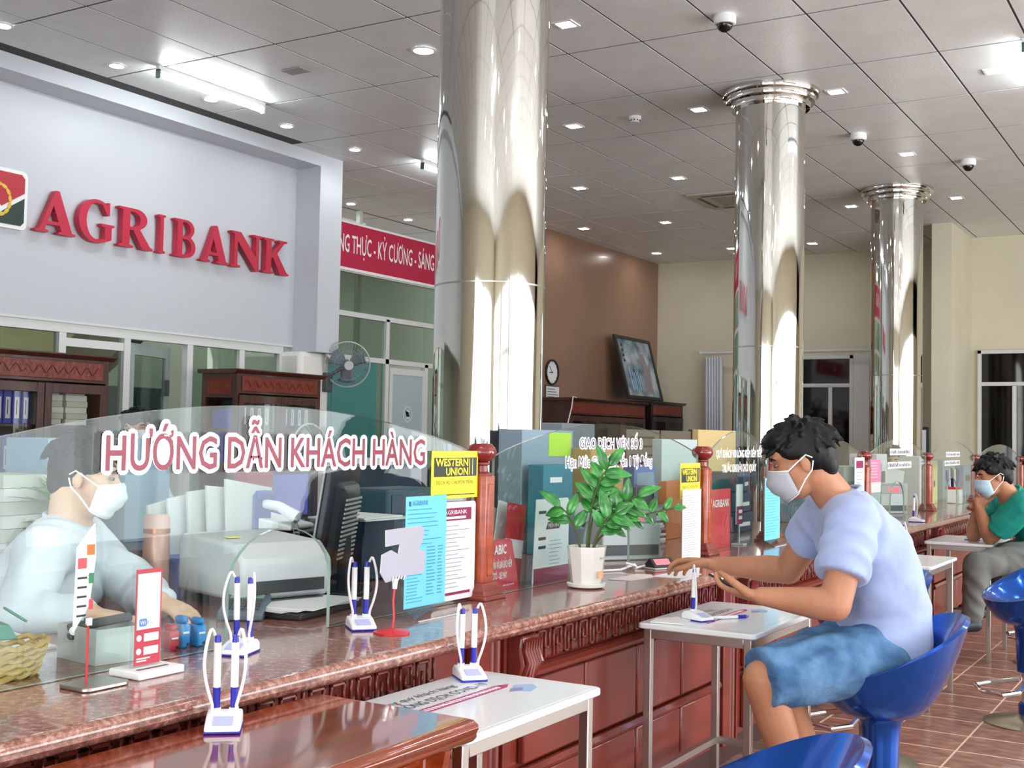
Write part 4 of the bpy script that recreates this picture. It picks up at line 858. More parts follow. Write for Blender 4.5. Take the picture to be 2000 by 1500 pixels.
# counter things around the second screen
t = thing('insurance_stand', 'red tent sign with a small logo leaning at the foot of the nearest post', 'sign', (-2.045, 3.235, CT))
RS = mat('sign_red', '#cf3c4c', .45)
MB().prism([(.0, 0), (.215, 0), (.165, .155), (.15, .165), (-.005, .165)], -.002, .002, 'YZ').build('front_board', RS, t, smooth=False)
MB().prism([(.01, 0), (.2, 0), (.15, .13), (.01, .13)], -.05, -.047, 'YZ').build('back_board', RS, t, smooth=False)
text('ABIC', 'logo_text', LETTER_WHITE, t, (.0024, .055, .118), h=.042, width=.075, off=.02); text('XEM TƯ VẤN VÀ BÁN BẢO HIỂM', 'sign_text', LETTER_WHITE, t, (.0024, .0, .072), h=.034, width=.165, off=.012); text('ÔTÔ - XE MÁY', 'sign_text', LETTER_WHITE, t, (.0024, .045, .038), h=.030, width=.09, off=.012); text('www.abic.com.vn', 'sign_text', LETTER_WHITE, t, (.0024, .11, .012), h=.012, width=.07)
MB().bx(.002, .0024, .008, .048, .105, .152).build('logo_frame', LETTER_WHITE, t, smooth=False); MB().prism([(.011, .108), (.03, .108), (.045, .149), (.028, .149)], .0024, .0028, 'YZ').build('logo_red', REDP, t, smooth=False); MB().prism([(.011, .12), (.02, .149), (.011, .149)], .0024, .0028, 'YZ').prism([(.036, .108), (.045, .108), (.045, .135)], .0024, .0028, 'YZ').build('logo_green', GREENP, t, smooth=False)
def leaflet(loc, w_, h_, tilt, m_, lab, rz=0, hd=None):
    o = thing('brochure', lab, 'brochure', loc, rz, 'brochures in the rack'); M = Matrix.Rotation(R(tilt), 4, 'X')
    MB().bx(-.002, .002, -w_/2, w_/2, 0, h_, M).build('cover', m_, o, smooth=False)
    if hd: MB().bx(.002, .0026, -w_/2, w_/2, h_*hd[0], h_*hd[1], M).build('colour_band', hd[2], o, smooth=False)
for k in range(4): leaflet((-2.19+.009*k, 3.42+.028*k, CT), .1, .21+.022*k, -9-k*.6, PAPERG if k % 2 else mat('grey_cover', '#8f9097', .6), 'grey brochure, number %s from the left in the rack behind the red tent sign' % ('one', 'two', 'three', 'four')[k], 0, (.0, .25, MAROON))
leaflet((-2.12, 3.52, CT), .12, .27, -8, mat('brochure_red', '#b3202f', .5), 'red brochure between the grey ones and the tall white card', 0, (.32, .55, PAPER))
leaflet((-2.09, 3.29, CT+.13), .06, .075, -18, PAPER, 'small white card sticking up behind the red tent sign')
t = thing('tall_card', 'tall white standing card with a maroon foot behind the potted plant', 'sign', (-2.045, 3.54, CT))
MB().prism([(0, 0), (.25, .0), (.25, .275), (.24, .285), (.02, .285)], -.002, .002, 'YZ').build('card', PAPER, t, smooth=False); MB().bx(.002, .0026, .005, .25, .0, .05).build('maroon_foot', MAROON, t, smooth=False)
MB().prism([(.085, .18), (.18, .18), (.195, .205), (.1, .205)], .002, .0026, 'YZ').build('logo_patch', mat('dark_maroon', '#4a1a2a', .6), t, smooth=False); text('MIỄN PHÍ', 'logo_text', LETTER_WHITE, t, (.003, .1, .186), h=.02, width=.075)
for z in (.235, .145, .115): MB().bx(.002, .0026, .035, .085, z, z+.01).build('heading', INK, t, smooth=False)
lines(t, .002, .11, .22, .06, .14, 7, mat('grey_print', '#8c8fae', .7), .002, 12)
# counting machine and its customer display
def money_counter(loc, rz, lab, s_=1.):
    t = thing('money_counter', lab, 'counting machine', loc, rz)
    GM = mat('machine_grey', '#bfc4c6', .4); GM2 = mat('machine_grey_dark', '#a2a8ac', .4)
    MB().prism([(-.13, 0), (.13, 0), (.13, .14), (.09, .15), (.02, .15), (.0, .115), (-.05, .115), (-.07, .2), (-.12, .21), (-.13, .19)], -.11, .11, 'XZY').build('body', GM, t, bevel=.006)
    MB().bx(.131, .134, -.1, .1, .02, .06).build('front_slot', DGREY, t); MB().prism([(.03, .15), (.12, .141), (.12, .2), (.05, .21)], -.1, .1, 'XZY').build('head', GM2, t, bevel=.006); MB().bx(.119, .1215, -.05, .05, .15, .19).build('display', mat('red_lcd', '#d95a6a', .3, emit=('#d95a6a', .6)), t)
    MB().bx(-.1305, -.128, -.08, .0, .13, .18).build('badge', mat('gold_badge', '#c79d5a', .4), t); MB().bx(-.05, .0, -.09, .09, .116, .135).build('hopper', DGREY, t); MB().cyl((.0, .11, .09), (.0, .118, .09), .03, n=16).build('knob', GM2, t)
    return t
money_counter((-2.27, 4.60, CT), R(-35), 'grey banknote counting machine behind the glass right of the plant').scale = (1.3, 1.25, 1.05)
t = thing('customer_display', 'black wedge display with a pink screen at the glass edge', 'display', (-1.915, 4.30, CT), R(-25))
MB().prism([(-.04, .004), (.04, .004), (.0, .042)], -.055, .055, 'XZY').build('wedge', BLACK, t, bevel=.003); MB().bx(-.045, .045, -.062, .06, 0, .006).build('base', GREYP, t, bevel=.002)
MB().bx(.004, .033, -.04, .035, .0, .0012, Matrix.Translation((.003, 0, .0385)) @ Matrix.Rotation(R(43.5), 4, 'Y')).build('screen', mat('pink_lcd', '#cf6a78', .3, emit=('#cf6a78', .5)), t)
cp = [(-1.96, 4.26, CT+.01), (-1.975, 4.2, CT+.004), (-1.96, 4.16, CT+.006), (-1.94, 4.14, CT+.02), (-1.97, 4.12, CT+.03), (-1.985, 4.15, CT+.012), (-1.96, 4.17, CT+.022), (-1.99, 4.11, CT+.005), (-2.03, 4.04, CT+.004), (-2.07, 4.0, CT+.03)]
tag(MB().tube([Vector(cp[i]).lerp(Vector(cp[i+1]), k/4) for i in range(len(cp)-1) for k in range(4)], .0045, 7).build('white_cable', mat('cable_white', '#e6e6e6', .4)), 'knotted white cable running to the black wedge display', 'cable')
tag(MB().prism([(-.06, -.12), (.02, -.1), (.035, .06), (.0, .12), (-.05, .1)], 0, .002, 'XY').build('paper_slip', mat('pinkish_paper', '#eadcdc', .8), loc=(-1.845, 3.95, CT), smooth=False), 'long pale slip of paper on the counter right of the plant pot', 'paper slip')
tag(MB().prism([(-.06, -.1), (.05, -.09), (.05, .1), (-.06, .11)], 0, .0015, 'XY').build('paper_slip', PAPER, loc=(-1.76, 4.12, CT), smooth=False), 'white slip of paper under the reaching hand', 'paper slip')
t = thing('red_board', 'red board with white AGRIBANK name behind the narrow glass screen', 'board', (-2.06, 5.14, CT))
MB().bx(-.004, .004, 0, .285, 0, .272).build('board', mat('board_red', '#d0202c', .4), t, smooth=False); text('AGRIBANK', 'name', LETTER_WHITE, t, (.0045, .055, .19), h=.05, width=.21, off=.0); MB().prism([(.012, .18), (.04, .18), (.046, .23), (.022, .235)], .004, .0045, 'YZ').build('logo', LETTER_WHITE, t, smooth=False)
t = thing('payment_card', 'narrow white and maroon payment card beside the red board', 'sign', (-2.045, 5.47, CT+.02))
MB().bx(-.002, .002, 0, .085, .08, .27).build('card', PAPER, t, smooth=False); MB().bx(.002, .0026, 0, .085, .08, .165).build('maroon_half', MAROON, t, smooth=False)
for z in (.14, .11): MB().bx(.0026, .0032, .03, .075, z-.008, z+.008).build('white_bar', PAPER, t, smooth=False)
MB().bx(-.03, .03, .02, .07, -.0195, -.012).cyl((0, .045, -.012), (0, .045, .08), .003, n=8).build('foot', ACRYLEDGE, t)
t = thing('leaning_notice', 'white printed notice on an easel right of the blue form', 'notice', (-2.06, 6.02, CT), R(10)); M = Matrix.Rotation(R(-6), 4, 'X')
MB().bx(-.003, .003, -.09, .09, 0, .27, M).build('sheet', PAPER, t, smooth=False); lines(t, .003, -.07, .06, .03, .2, 8, mat('grey_print', '#8c8fae', .7), .003, 14); MB().bx(-.004, .004, .09, .1, 0, .28, M).build('black_edge', BLACK, t)
# posters and counter things further along
t = thing('printed_poster', 'tall white poster with a maroon header left of the fourth post', 'poster', (-1.985, 7.32, .92)); MB().bx(-.001, .001, 0, .22, 0, .29).build('sheet', PAPER, t, smooth=False); MB().bx(.001, .0016, .03, .19, .225, .27).build('header', MAROON, t, smooth=False); lines(t, .001, .03, .18, .03, .2, 9, mat('grey_print', '#8c8fae', .7), .004, 15)
t = thing('printed_poster', 'pink and white poster right of the fourth post', 'poster', (-1.985, 7.68, .985)); MB().bx(-.001, .001, 0, .26, 0, .21).build('sheet', PINKP, t, smooth=False); MB().bx(.001, .0016, 0, .26, 0, .065).build('white_foot', mat('pale_pink', '#f0d5d5', .7), t, smooth=False); lines(t, .001, .03, .22, .1, .19, 6, mat('pale_pink', '#f0d5d5', .7), .004, 16)
t = thing('blue_leaflet_board', 'pale blue leaflet board behind the glass right of the pink poster', 'board', (-2.08, 7.98, CT), 0); MB().prism([(0, 0), (.3, 0), (.36, .36), (.1, .38)], -.003, .003, 'YZ').build('sheet', mat('pale_blue_board', '#a9c3cc', .7), t, smooth=False)
money_counter((-2.19, 8.83, CT), R(-40), 'grey counting machine near the far pen stand, left of the man in green')
t = thing('receipt_printer', 'grey desk machine with paper slot behind the far glass', 'printer', (-2.32, 9.42, CT), R(-30)); MB().bx(-.12, .12, -.12, .12, 0, .2).build('body', GREYP, t, bevel=.01); MB().bx(.12, .123, -.09, .09, .05, .11).build('slot', BLACK, t); MB().bx(-.05, .05, -.1, .1, .2, .3, Matrix.Rotation(R(10), 4, 'Y')).build('paper_feed', PAPER, t)
t = thing('pen_cup', 'white and red cup full of pens near the head of the man in green', 'pen cup', (-2.07, 10.75, CT)); MB().bx(-.06, .06, -.06, .06, 0, .12).build('cup', WHITE, t, bevel=.006); MB().bx(-.06, .06, -.06, .06, .12, .14).build('red_lip', REDP, t)
for k in range(7): MB().cyl((-.04+.013*k, -.03+.01*(k % 3), .1), (-.05+.016*k, -.05+.02*(k % 4), .28+.01*(k % 3)), .009, n=8).build('pen', (ROYAL, WHITE, BLACK)[k % 3], t)
t = thing('file_box', 'pale yellow file box standing behind the far glass', 'file box', (-2.25, 10.45, CT)); MB().bx(-.08, .08, -.13, .13, 0, .36).build('body', mat('pale_yellow_card', '#d9cf8f', .7), t, bevel=.004); MB().cyl((.08, 0, .17), (.083, 0, .17), .03, n=16).build('finger_hole', DGREY, t)
t = thing('file_box', 'white file box standing left of the pale yellow one', 'file box', (-2.25, 10.05, CT)); MB().bx(-.08, .08, -.14, .14, 0, .40).build('body', PAPERG, t, bevel=.004); lines(t, .081, -.1, .1, .08, .36, 6, INK, .006, 18)

ORD = ('bottom', 'second', 'third', 'fourth', 'fifth', 'sixth', 'seventh', 'eighth', 'ninth', 'tenth', 'eleventh', 'twelfth', 'thirteenth', 'topmost')
# ================================================================== TELLER SIDE OF THE COUNTER
t = thing('computer_monitor', 'black computer monitor seen from behind its edge, behind the glass', 'monitor', (-2.43, 2.97, CT), R(205))
M = Matrix.Translation((0, 0, .235)) @ Matrix.Rotation(R(-8), 4, 'Y')
MB().bx(-.012, .012, -.185, .185, -.19, .165, M).build('housing', BLACK, t, bevel=.006); MB().bx(.012, .018, -.188, .188, -.193, .168, M).build('front_bezel', GREYP, t, bevel=.003); MB().bx(.018, .0195, -.17, .17, -.165, .15, M).build('screen', mat('screen_off', '#10151c', .1), t)
MB().lathe([(.17, 0), (.15, .03), (.11, .045)], n=4, M=M @ Matrix.Rotation(R(-90), 4, 'Y') @ Matrix.Rotation(R(45), 4, 'Z')).build('back_bulge', BLACK, t, bevel=.008)
for k in range(14): MB().bx(-.048, -.044, -.1, .1, -.12+.014*k, -.114+.014*k, M).build('vent_slat', GREYP, t)
MB().bx(-.03, -.005, -.03, .03, -.2, .0).build('neck', BLACK, t, bevel=.005) if False else MB().bx(-.04, -.012, -.035, .035, .0, .2).build('neck', BLACK, t, bevel=.005); MB().prism(rrect(.2, .24, .04), 0, .012, 'XY').build('foot', BLACK, t, bevel=.003)
t = thing('laser_printer', 'light grey printer with a curved lid behind the teller glass', 'printer', (-2.47, 2.64, CT), R(-15))
PG = mat('printer_grey', '#c9cfd1', .4)
MB().prism([(-.17, .03), (.17, .03), (.19, .09), (.185, .14), (.13, .185), (-.15, .2), (-.17, .17)], -.15, .15, 'XZY').build('body', PG, t, bevel=.012); MB().bx(.06, .185, -.12, .12, .0, .03).build('feet_plinth', DGREY, t); MB().bx(.186, .19, -.12, .12, .05, .085).build('paper_slot', BLACK, t); MB().bx(.05, .12, .03, .1, .168, .172, Matrix.Rotation(R(20), 4, 'Y') @ Matrix.Translation((-.06, 0, .02))).build('button_panel', GREYP, t); MB().bx(.0, .03, -.1, -.06, .193, .195).build('yellow_sticker', YELLOW, t)
t = thing('receipt_printer', 'black boxy receipt printer between the grey printer and the monitor', 'printer', (-2.675, 2.97, CT), R(20))
MB().bx(-.12, .12, -.10, .10, 0, .09).build('drawer', BLACK, t, bevel=.006); MB().bx(-.1, .11, -.08, .09, .09, .185).build('body', BLACK, t, bevel=.01); MB().bx(.11, .113, -.05, .06, .11, .14).build('slot', DGREY, t); MB().bx(.12, .122, -.02, .06, .055, .07).build('white_label', PAPER, t)
t = thing('desk_phone', 'white corded desk phone resting on top of the black receipt printer', 'phone', (-2.675, 2.97, CT+.1258), R(15))
MB().prism([(-.09, .06), (.09, .06), (.09, .075), (-.09, .11)], -.085, .085, 'XZY').build('base', WHITE, t, bevel=.006)
MB().tube([(-.1, -.06, .125), (-.05, -.055, .145), (.03, -.055, .135), (.1, -.06, .1)], [.022, .016, .016, .022], 12).build('handset', WHITE, t); MB().tube([(.1+.012*math.cos(i*1.5)+.0015*i, -.08-.002*i, .09-.003*i+.012*math.sin(i*1.5)) for i in range(60)], .002, 5).build('coiled_cord', mat('cord_grey', '#8c9096', .5), t)
t = thing('file_rack', 'royal blue plastic file rack holding white paper sheaves', 'file rack', (-2.755, 2.74, CT), R(0))
RB = mat('rack_blue', '#1f4f9c', .4)
MB().bx(-.08, .09, -.20, .2, 0, .12).build('tray', RB, t, bevel=.01)
for k in range(6): MB().bx(-.07+.028*k, -.062+.028*k, .12, .2, .12, .3).build('slat', RB, t, bevel=.003)
MB().bx(-.08, .09, .13, .2, .28, .31).build('top_bar', RB, t, bevel=.01)
for k in range(2): MB().bx(.09, .094, -.12+.1*k, -.03+.1*k, .03, .1).build('label_card', mat('label_blue_grey', '#a9b9c6', .6), t)
for k in range(5): MB().prism([(-.18+.05*k, .1), (-.02+.05*k, .1), (.03+.045*k, .31+.008*(k % 3)), (-.20+.05*k, .27+.02*k)], -.06+.03*k, -.052+.03*k, 'YZ').build('paper_sheaf', mat('sheaf_%d' % (k % 2), '#e7ecec' if k % 2 else '#d9dfdd', .8), t, smooth=False)
t = thing('thermos_flask', 'rose pink steel thermos flask with a copper band beside the teller', 'flask', (-2.70, 2.48, CT))
PKM = mat('rose_steel', '#c89a8a', .35, .3); MB().lathe([(.036, 0), (.038, .01), (.038, .19), (.034, .2)], n=28).build('body', PKM, t); MB().lathe([(.0385, .198), (.0385, .212)], n=28).build('copper_band', mat('copper', '#a3623f', .25, 1), t); MB().lathe([(.037, .212), (.037, .245), (.03, .252)], n=28).build('lid', mat('rose_lid', '#d3aca0', .4), t)
t = thing('calculator', 'large grey desk calculator lying beside the white papers', 'calculator', (-2.30, 2.43, CT), R(-55))
MB().prism([(-.09, 0), (.09, 0), (.09, .02), (-.09, .05)], -.06, .06, 'XZY').build('body', mat('calc_grey', '#5c6c78', .4), t, bevel=.005); MB().bx(-.075, -.045, -.045, .045, .0, .0015, Matrix.Translation((0, 0, .036)) @ Matrix.Rotation(R(9.5), 4, 'Y') @ Matrix.Translation((0, 0, -.001))).build('lcd', mat('lcd', '#8fb0a0', .2), t)
for i in range(4):
    for j in range(5): MB().bx(-.03+.024*i, -.012+.024*i, -.045+.019*j, -.031+.019*j, 0, .005, Matrix.Translation((0, 0, .0335)) @ Matrix.Rotation(R(9.5), 4, 'Y')).build('key', DGREY, t)
tag(MB().bx(-.13, .13, -.17, .17, 0, .018).build('document_tray', mat('dark_tray', '#2a2422', .5), loc=(-2.28, 2.60, CT), rz=R(10), bevel=.004), 'flat dark document tray under the white papers', 'tray')
for k in range(3): tag(MB().prism([(-.11, -.15), (.1, -.16), (.12, .13), (-.1, .15)], 0, .0025, 'XY').build('paper_sheet', PAPER if k else PAPERG, loc=(-2.27+.012*k, 2.59+.01*k, CT+.0185+.003*k), rz=R(8*k), smooth=False), ('bottom', 'middle', 'top')[k]+' sheet of the white papers on the dark tray', 'paper', 'papers on the tray')
t = thing('plastic_cup', 'clear plastic cup with red rubber bands beside the monitor foot', 'cup', (-2.36, 2.74, CT)); MB().lathe([(.026, 0), (.034, .075), (.036, .078), (.034, .079), (.025, .004)], n=24, capt=False).build('cup', ACRYL, t)
for k in range(5): MB().tube([(.018*math.cos(a)+.003*k-.006, .018*math.sin(a), .012+.006*k+.006*math.sin(a+k)) for a in [2*math.pi*i/18 for i in range(18)]], .0015, 5, closed=True).build('rubber_band', REDP, t)
t = thing('waste_bin', 'dark navy bin with white papers on top, right of the monitor', 'bin', (-2.60, 3.30, CT)); MB().lathe([(.11, 0), (.125, .2), (.13, .205)], n=4, M=Matrix.Rotation(R(45), 4, 'Z')).build('body', NAVY, t, bevel=.02); MB().prism([(-.12, -.13), (.12, -.12), (.13, .14), (-.1, .16)], .206, .212, 'XY').prism([(-.1, -.1), (.13, -.14), (.11, .1), (-.12, .12)], .213, .218, 'XY').build('paper_sheaf', PAPER, t, smooth=False)
t = thing('paper_organiser', 'dark teal desk organiser behind the grey cut-out card', 'organiser', (-2.70, 3.62, CT)); MB().bx(-.08, .1, -.16, .16, 0, .3).build('body', mat('dark_teal', '#22404d', .5), t, bevel=.01)
for k in range(3): MB().bx(.1, .103, -.14, .14, .03+.09*k, .1+.09*k).build('drawer_front', NAVY, t, bevel=.003)
# behind the second screen
def simple_box(name, cat, lab, loc, d, m_, rz=0, extra=None):
    t = thing(name, lab, cat, loc, rz); MB().bx(-d[0]/2, d[0]/2, -d[1]/2, d[1]/2, 0, d[2]).build('body', m_, t, bevel=.004)
    if extra: MB().bx(d[0]/2, d[0]/2+.002, -d[1]*extra[0], d[1]*extra[1], d[2]*extra[2], d[2]*extra[3]).build('label', extra[4], t, smooth=False)
    return t
TAN = mat('tan_cardboard', '#b6925f', .8); BG = mat('blue_grey_card', '#8498a8', .7)
simple_box('box_file', 'box file', 'tall blue grey box file with a yellow green sheet taped on it', (-2.68, 4.66, CT), (.12, .46, .53), BG, 0, (.0, .45, .78, .98, LGREEN))
simple_box('box_file', 'box file', 'teal box file standing before the blue grey one', (-2.55, 4.56, CT), (.08, .26, .38), mat('teal_file', '#2c7f95', .5), 0, (.3, .1, .8, .86, WHITE))
simple_box('cardboard_box', 'box', 'tan cardboard box behind the plant leaves', (-2.60, 5.05, CT), (.16, .34, .45), TAN, 0, (.4, .1, .55, .9, mat('pale_yellow_card', '#d9cf8f', .7)))
for k in range(14): tag(MB().prism([(-.11, -.16), (.11, -.17), (.12, .17), (-.1, .16)], 0, .011, 'XY').build('paper_ream', (PAPER, mat('mauve_paper', '#8f8396', .8), PAPERG)[k % 3], loc=(-2.56+.006*(k % 3), 5.36-.01*(k % 4), CT+.0125*k), rz=R((k*5) % 9-4), smooth=False), ORD[k]+' paper sheaf from below in the white and mauve stack behind the counting machine', 'papers', 'stacked paper sheaves')
simple_box('ink_printer', 'printer', 'dark blue machine on top of the paper stack', (-2.58, 5.38, CT+.176), (.2, .26, .09), NAVY, R(5))
simple_box('folder', 'folder', 'orange brown upright folder left of the second yellow notice', (-2.45, 5.62, CT), (.05, .2, .29), ORANGE)
simple_box('box_file', 'box file', 'blue labelled box file above the orange folder', (-2.7, 5.75, CT), (.1, .26, .36), mat('file_blue', '#5a6fae', .6), 0, (.4, .4, .5, .9, BG))
simple_box('form_rack', 'rack', 'pale grey upright rack of printed notices behind the narrow screen', (-2.72, 6.3, CT), (.06, .5, .5), mat('pale_rack', '#b9c6c6', .6))
simple_box('cabinet_board', 'board', 'tan upright board behind the narrow glass screen', (-2.74, 6.95, CT), (.04, .62, .56), mat('tan_board', '#c9ad78', .7))
for k in range(3): simple_box('desk_printer', 'printer', ('lowest', 'middle', 'topmost')[k]+' of the stacked navy machines behind the narrow screen', (-2.42, 6.35, CT+.11*k), (.2, .24-.02*k, .105), NAVY, R(6*k), (.4, .3, .3, .5, GREYP))
simple_box('document_folder', 'folder', 'green edged document folder right of the easel notice', (-2.35, 6.75, CT), (.04, .22, .16), mat('folder_green', '#4fae6a', .5), R(20))
for y, z, m_, w_, l in ((8.2, .34, mat('grey_green_box', '#8fa3a0', .6), .4, 'grey green storage box behind the far glass'), (9.0, .42, PAPERG, .3, 'white storage box behind the grey counting machine'), (11.4, .36, mat('grey_green_box', '#8fa3a0', .6), .5, 'grey green storage box left of the man in green'), (12.3, .3, BG, .4, 'blue grey storage box at the far end of the counter'), (7.4, .4, BG, .3, 'blue grey storage box behind the fourth post')): simple_box('storage_box', 'box', l, (-2.34 if y > 7.3 else -2.62, y, CT), (.2, w_, z), m_, 0, (.3, .3, .5, .7, DGREY))
# office chair of the teller
def chair(loc, rz, lab):
    t = thing('office_chair', lab, 'chair', loc, rz); B = mat('black_fabric', '#1c2226', .8)
    MB().box((0, 0, .46), (.46, .46, .08)).build('seat', B, t, bevel=.03); MB().loft([((-.24, 0, .6), (.03, 0, 0), (0, .2, 0)), ((-.26, 0, .8), (.035, 0, 0), (0, .23, 0)), ((-.28, 0, 1.02), (.03, 0, 0), (0, .2, 0))], 24, 3).build('backrest', B, t)
    MB().cyl((0, 0, .1), (0, 0, .42), .03).build('gas_column', BLACK, t); MB().tube([(-.05, 0, .42), (-.25, 0, .45), (-.26, 0, .65)], .02, 8).build('back_bracket', BLACK, t)
    for k in range(5):
        a = k*1.2566; o = MB().cyl((0, 0, .1), (.28*math.cos(a), .28*math.sin(a), .07), .025, .018, 10).build('star_leg', BLACK, t); MB().cyl((.28*math.cos(a), .28*math.sin(a)-.015, .03), (.28*math.cos(a), .28*math.sin(a)+.015, .03), .03, n=14).build('caster', BLACK, o)
chair((-3.02, 1.93, 0), R(10), 'black office chair behind the teller in white')
chair((-3.4, 6.2, 0), R(-20), 'black office chair behind the second screen')

# ================================================================== SECOND ROW AND BOOKCASES
dk2 = thing('back_office_desk', 'long dark work desk in the second row behind the tellers', 'desk', (-4.7, 3.2, 0))
MB().bx(-.4, .4, 0, 5.6, .71, .75).build('top', DARKW, dk2, bevel=.004)
for y in (.05, 1.9, 3.7, 5.5): MB().bx(-.38, .38, y-.03, y+.03, 0, .71).build('side_panel', DARKW, dk2)
MB().bx(.3, .33, .1, 5.5, .25, .71).build('modesty_panel', DARKW, dk2)
ORD = ('bottom', 'second', 'third', 'fourth', 'fifth', 'sixth', 'seventh', 'eighth', 'ninth', 'tenth', 'eleventh', 'twelfth', 'thirteenth', 'topmost')
DZ = .7505
simple_box('drawer_unit', 'cabinet', 'light blue metal drawer unit left of the teller head', (-4.75, 3.72, DZ), (.3, .30, .5), mat('pale_blue_metal', '#86acc2', .45)); simple_box('drawer_unit', 'cabinet', 'light blue metal drawer unit right behind the teller head', (-4.75, 4.16, DZ), (.3, .28, .5), mat('pale_blue_metal', '#86acc2', .45))
for k in range(6): tag(MB().prism([(-.15, -.11), (.15, -.12), (.14, .12), (-.15, .11)], 0, .055, 'XY').build('document_bundle', mat('bundle_%d' % (k % 2), '#c7cfc5' if k % 2 else '#dfe4e0', .8), loc=(-4.62, 3.36+.012*(k % 3), DZ+.0575*k), rz=R((k*7) % 11-5), smooth=False), ORD[k]+' document bundle from below in the stack at the left edge behind the glass', 'documents', 'stacked document bundles')
simple_box('binder_box', 'box file', 'small red box file with a white name behind the paper sheaves', (-4.55, 4.85, DZ), (.1, .2, .33), mat('box_red', '#a31d2e', .5))
text('BANK', 'box_name', LETTER_WHITE, [o for o in COL.objects if o.name.startswith('binder_box')][0], (.052, -.09, .2), h=.07, width=.16)
t = thing('computer_monitor', 'dark monitor with a purple blue screen on the second row desk', 'monitor', (-4.6, 5.15, DZ), R(0)); MB().bx(-.02, .02, -.2, .2, .06, .33).build('housing', BLACK, t, bevel=.006); MB().bx(.02, .022, -.18, .18, .08, .31).build('screen', mat('purple_screen', '#4b4fa5', .3, emit=('#4b4fa5', .35)), t); MB().bx(-.02, .01, -.03, .03, 0, .1).build('neck', BLACK, t); MB().bx(-.08, .08, -.1, .1, 0, .01).build('foot', BLACK, t)
t = thing('desk_divider', 'dark navy desk divider with papers on top behind the monitor', 'divider', (-4.5, 5.95, DZ)); MB().bx(-.03, .03, -.42, .42, 0, .36).build('panel', mat('navy_panel', '#22384c', .6), t, bevel=.005); MB().bx(-.12, .1, -.4, -.02, .361, .40).build('paper_sheaf', PAPER, t)
t = thing('desk_fan', 'round desk fan seen behind the red letters', 'fan', (-4.7, 5.47, DZ)); MB().cyl((0, 0, 0), (0, 0, .03), .1, .09, 24).build('foot', DGREY, t); MB().cyl((0, 0, .03), (0, 0, .36), .015).build('stem', DGREY, t)
m = MB()
for k in range(28): a = 2*math.pi*k/28; m.tube([(.05, .03*math.cos(a), .45+.03*math.sin(a)), (.04, .1*math.cos(a), .45+.1*math.sin(a)), (0, .15*math.cos(a), .45+.15*math.sin(a))], .0018, 4)
m.build('wire_cage', MATS['cage_grey'], t); MB().tube([(0, .15*math.cos(2*math.pi*k/36), .45+.15*math.sin(2*math.pi*k/36)) for k in range(36)], .006, 6, closed=True).build('cage_rim', MATS['rim_grey'], t); MB().cyl((-.1, 0, .45), (.02, 0, .45), .045, n=18).build('motor', DGREY, t)
for k in range(3): MB().ell((.01, .07*math.cos(2.09*k), .45+.07*math.sin(2.09*k)), (.006, .06, .035), 12, 8, M=Matrix.Rotation(2.09*k, 3, 'X')).build('blade', MATS['fan_blade'], t)
simple_box('storage_box', 'box', 'teal storage box on the second row desk behind the blue form', (-4.7, 6.75, DZ), (.3, .5, .32), mat('dark_teal', '#22404d', .5)); simple_box('storage_box', 'box', 'brown storage box on the second row desk beside the wide column', (-4.7, 7.6, DZ), (.3, .6, .36), TAN)
t = thing('pot_plant', 'bushy light green desk plant at the left behind the glass', 'plant', (-4.36, 3.5, DZ)); MB().lathe([(.06, 0), (.08, .14), (.07, .14)], n=20).build('pot', mat('dark_pot', '#2e3a34', .5), t)
for k in range(46):
    a = k*2.4; e = .2+1.1*((k*29) % 10)/10; o = leaf((.01*math.cos(a), .01*math.sin(a), .13+.1*((k*17) % 10)/10), (math.cos(a)*math.cos(e), math.sin(a)*math.cos(e), math.sin(e)), .2+.08*((k*13) % 5)/5, .02, (0, 0, 1)).build('leaf', mat('leaf_light', '#7fae4f', .5), t)
tag(MB().bx(-.3, .3, -.3, .3, 0, 1.42).build('grey_cabinet', mat('grey_blue_metal', '#9aa6b2', .5), loc=(-5.2, 9.25, 0), bevel=.006), 'plain grey metal cabinet right of the wide column', 'cabinet')

